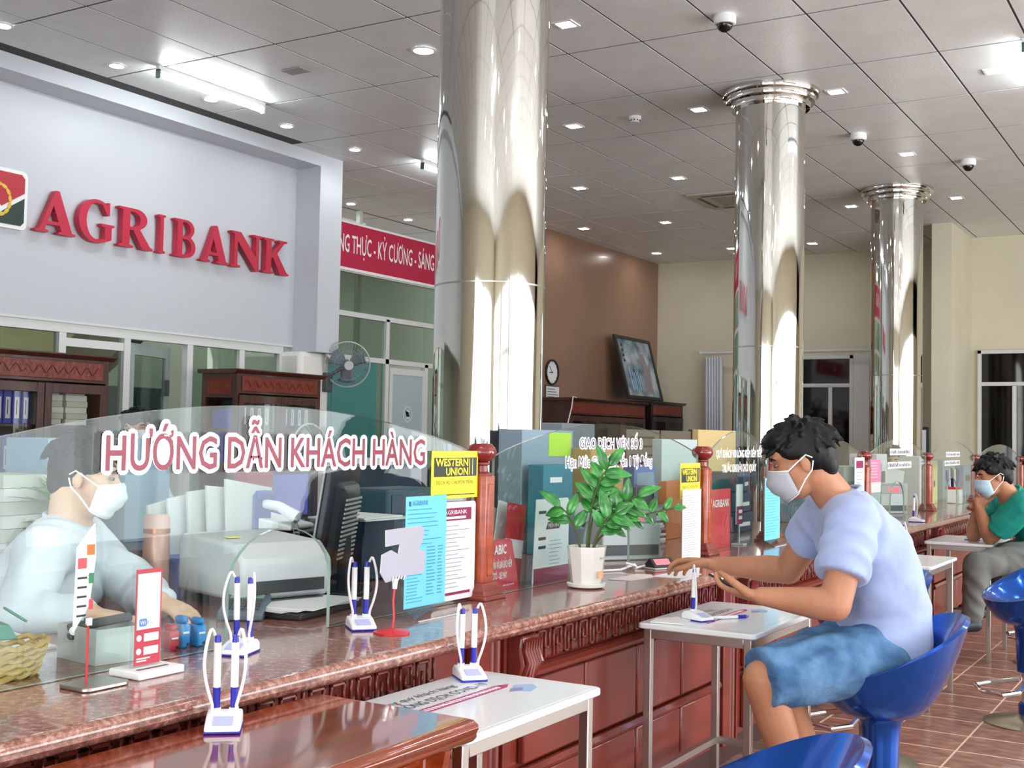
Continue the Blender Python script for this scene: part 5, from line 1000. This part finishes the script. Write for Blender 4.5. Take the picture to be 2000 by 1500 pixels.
def bookcase(name, lab, loc, W, D, H, doors, rz=0, wood=DARKW, side_open=False, carved=True):
    t = thing(name, lab, 'bookcase', loc, rz)
    MB().bx(-D, 0, -.0, .03, 0, H-.04).build('end_panel', wood, t) if not side_open else MB().bx(-D, 0, 0, .03, H-.26, H-.04).bx(-D, -D+.05, 0, .03, 0, H-.26).bx(-.05, 0, 0, .03, 0, H-.26).build('end_panel', wood, t)
    if side_open: MB().bx(-D+.07, -.07, -.006, .0, H-.235, H-.075).build('end_moulding', REDW, t, bevel=.004)
    MB().bx(-D, 0, W-.03, W, 0, H-.04).build('end_panel', wood, t); MB().bx(-D, -D+.02, .03, W-.03, 0, H-.04).build('back_panel', wood, t)
    MB().prism([(-D-.01, H-.04), (.01, H-.04), (.03, H-.025), (.045, H-.01), (.045, H), (-D-.02, H)], -.045, W+.045, 'XZY').build('cornice', wood, t)
    MB().bx(-.03, 0, .03, W-.03, H-.22, H-.04).build('frieze', wood, t); fo = MB().bx(0, .01, .06, W-.06, H-.2, H-.06).build('frieze_panel', REDW, t, bevel=.004)
    if carved:
        for q in range(3):
            y0 = .1+(W-.2)*q/3; pts = [(.012, y0+(W-.2)/3*i/24, H-.13+.028*math.sin(i*.78+q)) for i in range(25)]; MB().tube(pts, .006, 6).build('carved_vine', REDW, fo)
    for z in (.08, .52, .92, 1.3): MB().bx(-D+.02, -.03, .03, W-.03, z, z+.02).build('shelf', wood, t)
    MB().bx(-D, 0, .03, W-.03, 0, .08).build('plinth', wood, t)
    dw = (W-.04)/doors
    for k in range(doors):
        a = .02+dw*k+.003; b = a+dw-.006; z0, z1 = .1, H-.235
        d = MB().bx(0, .02, a, a+.065, z0, z1).bx(0, .02, b-.065, b, z0, z1).bx(0, .02, a+.065, b-.065, z1-.075, z1).bx(0, .02, a+.065, b-.065, z0, z0+.08).build('door', wood, t, bevel=.004)
        MB().bx(.006, .01, a+.065, b-.065, z0+.08, z1-.075).build('pane', PANE if False else glassmat('case_pane', (.88, .9, .9, 1), 1.35, .02), d, smooth=False); MB().cyl((.02, b-.03 if k % 2 == 0 else a+.03, 1.2), (.035, b-.03 if k % 2 == 0 else a+.03, 1.2), .008, n=10).build('knob', CHROME, d)
    return t
bookcase('bookcase', 'dark carved bookcase with blue binders and document bundles at the left edge', (-7.77, 5.36, 0), 1.22, .42, 1.875, 2)
bookcase('bookcase', 'dark carved bookcase left of the white pier and the wall fan', (-7.77, 8.03, 0), 1.16, .44, 1.865, 2, side_open=True)
tag(MB().bx(-.06, .06, 0, .05, 0, .02).build('white_sticker', PAPER, loc=(-7.738, 6.0, 1.85), smooth=False), 'small white sticker on the cornice of the left bookcase', 'sticker') if False else None
LRD = ('leftmost', 'second from left', 'third from left', 'fourth from left', 'fifth from left', 'sixth from left')
BIND = mat('binder_spine', '#2f34a8', .4)
def binder(loc, h, m_, lab, grp, w_=.07):
    t = thing('ring_binder', lab, 'binder', loc, 0, grp); MB().bx(-.26, 0, 0, w_, 0, h).build('cover', m_, t, bevel=.006); MB().bx(0, .002, w_*.22, w_*.78, h*.15, h*.72).build('spine_label', PAPER, t, smooth=False); MB().bx(.002, .003, w_*.4, w_*.5, h*.25, h*.65).build('spine_print', INK, t, smooth=False)
for k in range(6): binder((-7.83, 5.44+.078*k, 1.32), .28, BIND, 'blue ring binder with white label in the left bookcase, '+LRD[k], 'blue binders in the left bookcase')
for k in range(6): binder((-7.83, 5.44+.078*k, .94), .3, BIND if k % 2 else mat('binder_dark', '#27302e', .5), 'ring binder on the lower shelf of the left bookcase, '+LRD[k], 'binders on the lower shelf of the left bookcase')
for c in range(2):
    for k in range(6): tag(MB().prism([(-.3, 0), (0, .0), (0, .2), (-.3, .19)], 0, .045, 'XY').build('document_bundle', mat('bundle_cream', '#d9d3c2', .8) if k % 2 else mat('bundle_white', '#e9e6dc', .8), loc=(-7.85+.01*(k % 2), 6.0+.24*c+.01*(k % 3)*(1-c), 1.321+.047*k), rz=0, smooth=False) if k < 5 else MB().bx(-.25, 0, 0, .18, 0, .012).build('document_bundle', PAPERG, loc=(-7.85, 6.0+.24*c, 1.321+.047*k)), ORD[k]+' flat document bundle from below in the '+('left', 'right')[c]+' stack of the left bookcase', 'documents', 'document bundles in the left bookcase')
tag(MB().bx(-.3, .0, -.02, .02, 0, .5).build('blue_folder_stack', ROYAL, loc=(-7.84, 8.12, 1.0), bevel=.01), 'bright blue folder box seen through the open end of the right bookcase', 'folder')
for c in range(2):
    for k in range(4): binder((-7.83, 8.16+.56*c+.1*k, 1.321), .27, mat('binder_dark', '#27302e', .5), 'dark binder with white label behind the '+('left', 'right')[c]+' door of the right bookcase, '+LRD[k], 'dark binders in the right bookcase', .075)
bookcase('bookcase', 'long dark bookcase with reddish frieze against the brown wall', (-7.6, 14.05, 0), 2.4, .42, 1.83, 3, carved=False)
bookcase('bookcase', 'black wooden cabinet in the far corner under the painting', (-7.55, 16.56, 0), 1.2, .46, 1.87, 2, wood=mat('black_wood', '#1e1714', .35, coat=.2), carved=False)
t = thing('notice_stand', 'pale printed notice board standing before the far dark bookcase', 'notice', (-6.9, 14.3, 0)); MB().bx(-.02, .02, 0, 2.2, .75, 1.42).build('sheet', mat('notice_beige', '#b8ac9c', .7), t, smooth=False); MB().bx(-.02, .03, -.03, 0, 0, 1.45).bx(-.02, .03, 2.2, 2.23, 0, 1.45).bx(-.02, .03, 1.08, 1.11, 0, 1.42).build('frame', mat('frame_brown', '#6a4a3a', .6), t)
for k in range(5): MB().bx(.021, .023, .15+1.1*(k % 2), .9+1.1*(k % 2), 1.3-.06*k, 1.33-.06*k).build('print_line', mat('faded_print', '#7e6f66', .8), t, smooth=False)
tag(MB().tube([(-7.54, 14.15, 1.83), (-7.54, 14.05, 1.84), (-7.52, 13.98, 1.7), (-7.5, 13.85, 1.5), (-7.45, 13.7, 1.35)], .008, 6).build('white_cable', MATS['cable_white']), 'white cable hanging off the near end of the long dark bookcase', 'cable')
# unseen ceiling lights, added to brighten the dark rooms behind the glass
for x, y, l in ((-10.2, 6.4, 'unseen ceiling light added to brighten the office behind the left glazing'), (-10.2, 8.6, 'unseen ceiling light added near the stair flight to brighten the office'), (-10.4, 12.2, 'unseen ceiling light added to brighten the room behind the alcove partition')):
    t = thing('added_office_light', l, 'ceiling light', (x, y, CE)); MB().bx(-.3, .3, -.6, .6, -.05, 0).build('housing', WHITE, t); MB().bx(-.27, .27, -.57, .57, -.055, -.05).build('diffuser', mat('added_office_diffuser', '#ffffff', .5, emit=((.97, 1, .95, 1), 14)), t, smooth=False)

# ================================================================== PEOPLE
def V(*a): return Vector(a)
def organic(mb, name, m_, parent, voxel, it=5, disp=None, label=None):
    """merge overlapping closed shapes into one continuous smooth surface"""
    o = bpy.data.objects.new('tmp', mb.mesh('tmp', m_, False)); COL.objects.link(o)
    r = o.modifiers.new('r', 'REMESH'); r.mode = 'VOXEL'; r.voxel_size = voxel; r.use_smooth_shade = True
    s_ = o.modifiers.new('s', 'SMOOTH'); s_.factor = .5; s_.iterations = it
    me = evalmesh(o); bpy.data.objects.remove(o); me.name = name; me.materials.clear(); me.materials.append(m_)
    n = len(me.vertices); co = np.empty(n*3, np.float32); me.vertices.foreach_get('co', co); co = co.reshape(-1, 3)
    if disp:
        no = np.empty(n*3, np.float32); me.vertices.foreach_get('normal', no); no = no.reshape(-1, 3); co = co+no*disp(co)[:, None]
    co = co-np.array(parent.location, np.float32); me.vertices.foreach_set('co', co.astype(np.float32).ravel()); me.update()
    q = bpy.data.objects.new(name, me); COL.objects.link(q); q.parent = parent
    if label: q['label'] = label
    return q
def wrinkle(amp, dirs):
    def fn(c):
        d = np.zeros(len(c), np.float32)
        for (a, b, k, ph, w_) in dirs:
            a = np.array(a, np.float32); b = np.array(b, np.float32); t_ = c@a; s_ = c@b
            d += w_*np.abs(np.sin(k*t_+2.2*np.sin(3.1*s_*6+ph)+ph))**3*(.5+.5*np.sin(9*s_+ph*2))
        return amp*d
    return fn
def frame(fh):
    x = Vector(fh).normalized(); y = V(0, 0, 1).cross(x).normalized(); z = x.cross(y); return Matrix((x, y, z)).transposed()
def head_shape(mb, c, F, s_=1.0):
    P = lambda x, y, z: Vector(c)+F @ V(x, y, z)*s_
    E_ = lambda p, r: mb.ell(P(*p), tuple(q*s_ for q in r), 20, 12, M=F)
    E_((-.008, 0, .035), (.094, .074, .086)); E_((.03, 0, -.02), (.066, .062, .075)); E_((.035, 0, -.062), (.055, .05, .052)); E_((.062, 0, -.092), (.026, .024, .02))
    E_((.06, 0, .045), (.036, .055, .04)); mb.cap(P(.09, 0, .012), P(.111, 0, -.03), .009*s_, .013*s_, 10); E_((.1, .012, -.033), (.01, .008, .007)); E_((.1, -.012, -.033), (.01, .008, .007))
    for q in (-1, 1):
        E_((-.004, q*.079, -.004), (.018, .007, .031)); E_((-.002, q*.076, -.022), (.01, .007, .013)); E_((.066, q*.04, -.02), (.02, .018, .018)); E_((.08, q*.033, .034), (.014, .018, .006))
    E_((.088, 0, -.062), (.012, .022, .006)); E_((.087, 0, -.071), (.011, .018, .006))
def hand_shape(mb, wr, fd, pn, thumb, curl=.35, s_=1., spread=1.):
    """palm, four unequal fingers with bent knuckles and a thumb from the palm's side; thumb=+1/-1 along fd x pn"""
    fd = Vector(fd).normalized(); pn = (Vector(pn)-fd*Vector(pn).dot(fd)).normalized(); sd = fd.cross(pn)*thumb; wr = Vector(wr)
    mb.loft([(wr-fd*.01, sd*.024*s_, pn*.017*s_), (wr+fd*.025*s_, sd*.034*s_, pn*.016*s_), (wr+fd*.06*s_, sd*.04*s_, pn*.014*s_), (wr+fd*.088*s_, sd*.04*s_, pn*.011*s_), (wr+fd*.094*s_, sd*.034*s_, pn*.006*s_)], 18, 2.6)
    for i, (o_, ln) in enumerate(((.031, .070), (.0105, .079), (-.0105, .073), (-.031, .056))):
        p = wr+fd*(.088-.004*abs(i-1.2))*s_+sd*o_*s_; a = curl*(.55+.1*i); d = (fd+sd*.10*spread*(1.5-i)).normalized()
        for k, (fr, r_) in enumerate(((.45, .0092), (.32, .0085), (.23, .0078))):
            e = (d*math.cos(a)+pn*math.sin(a)).normalized(); q = p+e*ln*fr*s_; mb.cap(p, q, r_*s_, (r_-.0007)*s_, 10); p = q; a += curl*(1.0 if k == 0 else .8)
    b = wr+fd*.022*s_+sd*.03*s_; d1 = (fd*.55+sd*.75+pn*.35).normalized(); k1 = b+d1*.042*s_; d2 = (fd*.85+sd*.3+pn*.45).normalized(); k2 = k1+d2*.032*s_; k3 = k2+(fd*.95+pn*.35).normalized()*.026*s_
    mb.cap(b, k1, .0145*s_, .0115*s_, 12); mb.cap(k1, k2, .0115*s_, .0098*s_, 12); mb.cap(k2, k3, .0098*s_, .0082*s_, 12)
def hair_piece(t, c, F, seed, long=False, n=170, back=0., m_=None):
    mb = MB(); P = lambda x, y, z: Vector(c)+F @ V(x, y, z)
    E_ = lambda p, r: mb.ell(P(*p), r, 20, 12, M=F)
    E_((-.012, 0, .06), (.104, .084, .076)); E_((-.045, 0, .03), (.076, .08, .088)); E_((-.07, 0, -.015), (.045, .062, .06))
    for q in (-1, 1): E_((-.028, q*.068, .03), (.045, .018, .045)); E_((.02, q*.066, .05), (.04, .018, .034))
    E_((.052, 0, .092), (.055, .07, .036))
    if long: E_((-.07, 0, -.09), (.05, .08, .13)); E_((-.075, 0, -.18), (.04, .075, .1))
    r = random.Random(seed)
    for k in range(n):
        th = r.uniform(-math.pi, math.pi); ph = r.uniform(.05, 1.45); d = V(math.cos(th)*math.sin(ph), math.sin(th)*math.sin(ph)*.85, math.cos(ph)); base = V(-.018, 0, .045)+V(d.x*.1, d.y*.085, d.z*.086)
        if base.x > .085 and base.z < .08: continue
        dr = (V(.75, .12*r.uniform(-1, 1), -.1)*(.9 if base.x > 0 else .1)+d*.7+V(-.35, 0, -.75)*(1.0 if base.x < -.03 else .25)+V(r.uniform(-.3, .3), r.uniform(-.3, .3), r.uniform(-.2, .3))).normalized()
        ln = r.uniform(.03, .055); a = P(*base); b = P(*(base+dr*ln*.55)); e = P(*(base+dr*ln+V(.004, 0, -.012)))
        mb.tube([a, b, e], [.011, .0075, .001], 6)
    return organic(mb, 'hair', m_ or HAIR, t, .0042, 1)
def mask_piece(t, c, F, m_, edge, big=1.):
    P = lambda x, y, z: Vector(c)+F @ V(x, y, z)-Vector(t.location); nu, nv = 18, 10; vs = []
    for j in range(nv+1):
        v = j/nv; xc = .113+.017*math.sin(math.pi*min(1, v*1.25)*.9)-.06*max(0, v-.4)**1.3; zc = .0-.112*v*big; xs = .056-.016*v; zs = -.012-.078*v
        for i in range(nu+1):
            u = -1+2*i/nu; k = 1-abs(u)**2.2; pl = .0022*math.sin(v*math.pi*7)*k
            vs.append(P(xs+(xc-xs)*k+pl, .0695*math.sin(u*math.pi/2)*(1-.1*v), zs+(zc-zs)*k))
    w_ = nu+1; o = MB().add(vs, [(j*w_+i, j*w_+i+1, (j+1)*w_+i+1, (j+1)*w_+i) for j in range(nv) for i in range(nu)]).build('face_mask', m_, t, ang=2); sd = o.modifiers.new('t', 'SOLIDIFY'); sd.thickness = .002
    MB().tube([vs[i] for i in range(w_)], .0022, 6).build('mask_edge', edge, o); MB().tube([vs[nv*w_+i] for i in range(w_)], .0022, 6).build('mask_edge', edge, o)
    for q in (-1, 1):
        MB().tube([P(.057, q*.069, -.014), P(.022, q*.0795, .006), P(-.012, q*.0885, .024), P(-.03, q*.084, .01)], .0022, 6).build('ear_loop', edge, o); MB().tube([P(.041, q*.063, -.088), P(.01, q*.078, -.052), P(-.018, q*.085, -.028), P(-.03, q*.083, .0)], .0022, 6).build('ear_loop', edge, o)
def face_bits(t, c, F):
    P = lambda x, y, z: Vector(c)+F @ V(x, y, z)-Vector(t.location)
    for q in (-1, 1):
        MB().ell(P(.083, q*.032, .013), (.009, .013, .0045), 12, 8, M=F).build('eye', mat('eye_white', '#8a7f78', .3), t); MB().ell(P(.0895, q*.033, .0125), (.004, .006, .0055), 10, 6, M=F).build('iris', BLACK, t)
        MB().tube([P(.094, q*.014, .031), P(.095, q*.03, .037), P(.083, q*.052, .032)], [.003, .0042, .002], 6).build('eyebrow', HAIR, t)
def person(lab, J, f, fh, skin, shirt, sleeve, pants, plen, mask=None, edge=None, voxel=.0065, seed=1, long=False, hands=(), shoe=None, wr=None, belly=1., base=None, shoulders=1., arm=1., hs=.94):
    """one continuous body mesh; shirt, trousers, hair, mask and shoes are its children"""
    f = Vector(f).normalized(); l = V(0, 0, 1).cross(f); J = {k: Vector(v) for k, v in J.items()}
    t = thing('person', lab, 'person', base or (J['P'].x, J['P'].y, 0)); F = frame(fh); H = J['H']
    b = MB(); F = F*hs; head_shape(b, H, F)
    b.cap(H+F @ V(-.035, 0, -.05), J['N']+V(0, 0, -.03), .054, .062, 18)
    def ring(c, up, w_, d_):
        up = Vector(up).normalized(); s_ = (l-up*l.dot(up)).normalized(); return (c, s_*w_, up.cross(s_)*d_)
    P_, W, C, U, N = J['P'], J['W'], J['C'], J['U'], J['N']
    b.loft([ring(P_-V(0, 0, .05), W-P_, .13, .095), ring(P_+V(0, 0, .03), W-P_, .155, .105), ring(W, C-P_, .135*belly, .098*belly), ring(C, U-W, .15, .102), ring(U, N-C, .13, .08), ring(N, N-U, .06, .055)], 28, 2.3)
    for s_ in ('L', 'R'):
        sh, el, wri = J['S'+s_], J['E'+s_], J['A'+s_]
        b.cap(U, sh, .06, .055, 16); b.cap(sh, el, .052*arm, .044*arm, 16); m1 = el.lerp(wri, .28); b.cap(el, m1, .044*arm, .045*arm, 16); b.cap(m1, wri, .045*arm, .028, 16)
        hp, kn, an = J['H'+s_], J['K'+s_], J['F'+s_]
        b.cap(hp, kn, .085, .056, 18); m2 = kn.lerp(an, .3); b.cap(kn, m2, .056, .056, 18); b.cap(m2, an, .056, .034, 18)
        ft = J.get('T'+s_, an+f*.14-V(0, 0, .04)); b.cap(an, ft, .036, .026, 14); b.cap(an, an-(ft-an).normalized()*.03-V(0, 0, .03), .034, .03, 12)
    for h in hands: hand_shape(b, **h)
    organic(b, 'body', skin, t, voxel, 4)
    # shirt
    g = MB(); k = 1.0; o_ = .016
    g.loft([ring(P_+V(0, 0, -.03), W-P_, .175, .132), ring(P_+V(0, 0, .03), W-P_, .178, .134), ring(W, C-P_, .155*belly+o_, .112*belly+o_), ring(C, U-W, .165+o_, .115+o_), ring(U-(U-C).normalized()*.01, N-C, .145, .095), ring(N+V(0, 0, -.012), N-U, .08, .075)], 32, 2.4)
    sl0 = sleeve
    for s_ in ('L', 'R'):
        sleeve = sl0[0 if s_ == 'L' else 1] if isinstance(sl0, tuple) else sl0
        sh, el, wri = J['S'+s_], J['E'+s_], J['A'+s_]; g.cap(U.lerp(sh, .25), sh, .082, .076*shoulders, 18)
        if sleeve <= 1: e = sh.lerp(el, sleeve); g.cap(sh, sh.lerp(el, sleeve*.5), .074*shoulders, .076, 18); d = (e-sh).normalized(); q = sh.lerp(el, sleeve*.45); s1 = d.orthogonal().normalized(); g.loft([(q, s1*.078, d.cross(s1)*.078), (e, s1*.074, d.cross(s1)*.074)], 20)
        else: e = el.lerp(wri, sleeve-1); g.cap(sh, el, .07, .058, 18); g.cap(el, e, .06, .042, 18)
    organic(g, 'shirt', shirt, t, .008, 5, wrinkle(.011 if wr is None else wr, [((.3, .5, .8), (.8, -.5, .1), 38, .4, .8), ((-.5, .3, .8), (.2, .9, .3), 30, 1.7, .7), ((.7, .1, -.6), (.1, .6, .7), 46, 2.9, .5)]))
    cl = MB().tube([N-Vector(t.location)+V(0, 0, .004)+(l*math.cos(a)*.068+((N-U).normalized().cross(l)).normalized()*math.sin(a)*.066) for a in [2*math.pi*i/28 for i in range(28)]], .007, 8, closed=True).build('collar', shirt, t)
    # trousers or shorts
    g = MB(); g.loft([ring(P_-V(0, 0, .075), W-P_, .15, .12), ring(P_, W-P_, .175, .128), ring(P_+V(0, 0, .07), W-P_, .16, .118)], 28, 2.4)
    for s_ in ('L', 'R'):
        hp, kn, an = J['H'+s_], J['K'+s_], J['F'+s_]; e = hp.lerp(kn, min(1, plen)); g.cap(hp, hp.lerp(kn, .6), .104, .094, 20)
        if plen <= 1: d = (e-hp).normalized(); s1 = d.orthogonal().normalized(); g.loft([(hp.lerp(kn, .5), s1*.096, d.cross(s1)*.096), (e-d*.01, s1*.088, d.cross(s1)*.088), (e+d*.012, s1*.09, d.cross(s1)*.09)], 22)
        else: g.cap(hp, kn, .1, .075, 20); g.cap(kn, kn.lerp(an, plen-1), .075, .058, 18)
    organic(g, 'shorts' if plen <= 1 else 'trousers', pants, t, .009, 5, wrinkle(.016, [((.5, .5, .6), (.6, -.6, .4), 34, .9, .8), ((-.3, .7, .6), (.8, .3, .3), 44, 2.2, .6)]))
    if shoe:
        for s_ in ('L', 'R'):
            an = J['F'+s_]; ft = J.get('T'+s_, an+f*.14-V(0, 0, .04)); g = MB(); g.cap(an-V(0, 0, .03)-(ft-an).normalized()*.02, ft, .044, .04, 16); organic(g, 'shoe', shoe, t, .008, 3)
    hair_piece(t, H, F, seed, long); face_bits(t, H, F)
    if mask: mask_piece(t, H, F, mask, edge or MASKW)
    return t
SHB = mat('light_blue_tee', '#9dadd6', .8, bump=(7, .5, .03), sheen=.2); DENIM = mat('washed_denim', '#5f87ae', .85, noise=(11, .35), bump=(16, .6, .02), col2='#365f8a')
WSH = mat('white_shirt', '#d0d8e0', .8, bump=(6, .4, .02)); TEALP = mat('teal_polo', '#139a8c', .8, bump=(7, .4, .02)); GREYT = mat('grey_trousers', '#6c6f6c', .85, bump=(8, .4, .02)); BLK = mat('black_clothes', '#17171b', .85, bump=(8, .4, .02)); DSH = mat('dark_shoe', '#1d2430', .5)
cu_ = math.cos(R(17)); su_ = math.sin(R(17))
J1 = dict(P=(-.955, 3.85, .655), W=(-.955, 3.86, .79), C=(-1.0, 3.80, .975), U=(-1.045, 3.775, 1.068), N=(-1.062, 3.752, 1.135), H=(-1.150, 3.643, 1.236),
          SL=(-.985, 3.625, 1.066), SR=(-1.17, 3.895, 1.045), EL=(-1.005, 3.505, .825), ER=(-1.31, 4.01, .862), AL=(-1.215, 3.475, .838), AR=(-1.565, 4.005, .862),
          HL=(-.928, 3.764, .655), HR=(-1.036, 3.908, .65), KL=(-1.191, 3.409, .607), KR=(-1.215, 3.585, .585), FL=(-1.095, 3.58, .16), FR=(-1.105, 3.80, .16), TL=(-1.20, 3.49, .07), TR=(-1.23, 3.73, .07))
man = person('seated man in a light blue tee shirt and denim shorts reaching to the counter', J1, (-.8, -.6, 0), (-.93*cu_, -.37*cu_, -su_), SKIN, SHB, (.66, .42), DENIM, .98, MASKG, LETTER_WHITE, .0048, 3,
             arm=1.06, hands=(dict(wr=(-1.57, 4.005, .862), fd=(-.98, .03, .05), pn=(-.05, -.25, -1), thumb=1, curl=.5, s_=1.14, spread=1.5), dict(wr=(-1.22, 3.476, .836), fd=(-.95, .25, .03), pn=(0, .3, .95), thumb=-1, curl=.5, s_=1.08)), shoe=DSH)
ph = thing('mobile_phone', 'dark mobile phone held in the left hand of the man in blue', 'phone', (-1.322, 3.512, .862)); a_ = V(-.107, .051, .027).normalized(); w_ = V(-1.327, 3.514, -.442).normalized(); w_ = (w_-a_*w_.dot(a_)).normalized(); n_ = a_.cross(w_); n_ = n_ if n_.z > 0 else -n_; w_ = (w_*math.cos(R(9))+n_*math.sin(R(9))); n_ = a_.cross(w_); n_ = n_ if n_.z > 0 else -n_; M = Matrix((a_, w_ if a_.cross(w_).dot(n_) > 0 else -w_, n_)).transposed().to_4x4()
MB().bx(-.075, .075, -.036, .036, -.004, .004, M).build('case', mat('phone_case', '#3c3a34', .4), ph, bevel=.003); MB().bx(-.071, .071, -.033, .033, .004, .0046, M).build('screen', mat('phone_glass', '#0c0d10', .05), ph)
# teller in white behind the nearest screen
J2 = dict(P=(-2.86, 2.10, .56), W=(-2.83, 2.12, .70), C=(-2.76, 2.15, .88), U=(-2.715, 2.165, .99), N=(-2.70, 2.172, 1.045), H=(-2.655, 2.185, 1.165), SL=(-2.82, 2.30, .975), SR=(-2.61, 2.02, .975), EL=(-2.63, 2.37, .845), ER=(-2.575, 1.93, .835), AL=(-2.42, 2.24, .85), AR=(-2.41, 2.01, .845),
          HL=(-2.87, 2.20, .55), HR=(-2.80, 2.03, .55), KL=(-2.46, 2.34, .52), KR=(-2.42, 2.12, .52), FL=(-2.5, 2.36, .1), FR=(-2.46, 2.14, .1))
person('bank teller in a white shirt and mask sitting behind the nearest glass', J2, (.9, .45, 0), (.80, .58, -.14), SKINL, WSH, 1.85, BLK, 1.9, MASKW, LETTER_WHITE, .006, 11, hs=.87,
       hands=(dict(wr=(-2.41, 2.01, .845), fd=(.75, .6, -.12), pn=(.1, 0, -1), thumb=1, curl=.3), dict(wr=(-2.42, 2.24, .85), fd=(.95, -.1, -.15), pn=(.1, 0, -1), thumb=-1, curl=.3)), shoe=DSH)
# man in green further along
J3 = dict(P=(-.985, 7.86, .665), W=(-1.0, 7.85, .78), C=(-1.055, 7.77, .90), U=(-1.12, 7.70, .965), N=(-1.15, 7.655, 1.01), H=(-1.225, 7.53, 1.115), SL=(-1.06, 7.565, .955), SR=(-1.21, 7.83, .95), EL=(-1.275, 7.70, .742), ER=(-1.40, 7.88, .742), AL=(-1.315, 7.56, .93), AR=(-1.35, 7.68, .90),
          HL=(-.96, 7.77, .65), HR=(-1.05, 7.94, .65), KL=(-1.30, 7.50, .60), KR=(-1.36, 7.72, .58), FL=(-1.34, 7.50, .27), FR=(-1.38, 7.72, .27), TL=(-1.44, 7.42, .235), TR=(-1.48, 7.66, .235))
person('man in a teal green polo and blue mask leaning chin on hand', J3, (-.82, -.57, 0), (-.87*.97, -.49*.97, -.2), SKIN, TEALP, .72, GREYT, 1.9, MASKB, LETTER_WHITE, .007, 21, hands=(dict(wr=(-1.315, 7.56, .93), fd=(.15, -.35, .9), pn=(.6, -.6, 0), thumb=1, curl=.8), dict(wr=(-1.35, 7.68, .90), fd=(.3, -.6, .6), pn=(.3, -.6, -.3), thumb=-1, curl=.8)), shoe=DSH)
# person in black beside him
J4 = dict(P=(-.80, 8.95, .665), W=(-.81, 8.95, .80), C=(-.86, 8.92, .97), U=(-.93, 8.90, 1.06), N=(-.96, 8.89, 1.11), H=(-1.02, 8.84, 1.20), SL=(-.90, 8.74, 1.03), SR=(-.98, 9.06, 1.03), EL=(-1.02, 8.68, .80), ER=(-1.1, 9.1, .80), AL=(-1.2, 8.78, .76), AR=(-1.25, 8.98, .76),
          HL=(-.82, 8.86, .65), HR=(-.84, 9.04, .65), KL=(-1.24, 8.78, .6), KR=(-1.28, 8.98, .6), FL=(-1.5, 8.62, .2), FR=(-1.5, 8.85, .2))
person('person in black with dark hair sitting behind the man in green', J4, (-.95, -.3, 0), (-.94, -.3, -.1), SKIN, BLK, 1.9, BLK, 1.9, MASKB, LETTER_WHITE, .009, 31, True, shoe=DSH)
# two staff behind the glass
J5 = dict(P=(-6.55, 5.72, .75), W=(-6.55, 5.72, .9), C=(-6.53, 5.72, 1.05), U=(-6.5, 5.72, 1.14), N=(-6.49, 5.72, 1.19), H=(-6.46, 5.72, 1.31), SL=(-6.5, 5.88, 1.11), SR=(-6.5, 5.56, 1.11), EL=(-6.45, 5.93, .9), ER=(-6.45, 5.52, .9), AL=(-6.25, 5.85, .8), AR=(-6.25, 5.6, .8), HL=(-6.54, 5.8, .74), HR=(-6.54, 5.64, .74), KL=(-6.3, 5.82, .45), KR=(-6.3, 5.62, .45), FL=(-6.4, 5.82, .08), FR=(-6.4, 5.62, .08))
person('masked staff member standing by the office door in the background', J5, (1, -.1, 0), (.96, .1, -.15), SKIN, WSH, 1.85, BLK, 1.9, MASKW, LETTER_WHITE, .009, 41, True, shoe=DSH)
J6 = {k: Vector(v)+V(-2.70+2.70, 11.1-2.172, -.03) for k, v in J2.items()}
person('dark haired staff member in profile behind the far glass screen', J6, (.75, -.65, 0), (.1, -.99, -.1), SKINL, mat('grey_blouse', '#9fb0b4', .8), 1.8, BLK, 1.9, None, None, .009, 51, True, shoe=DSH)
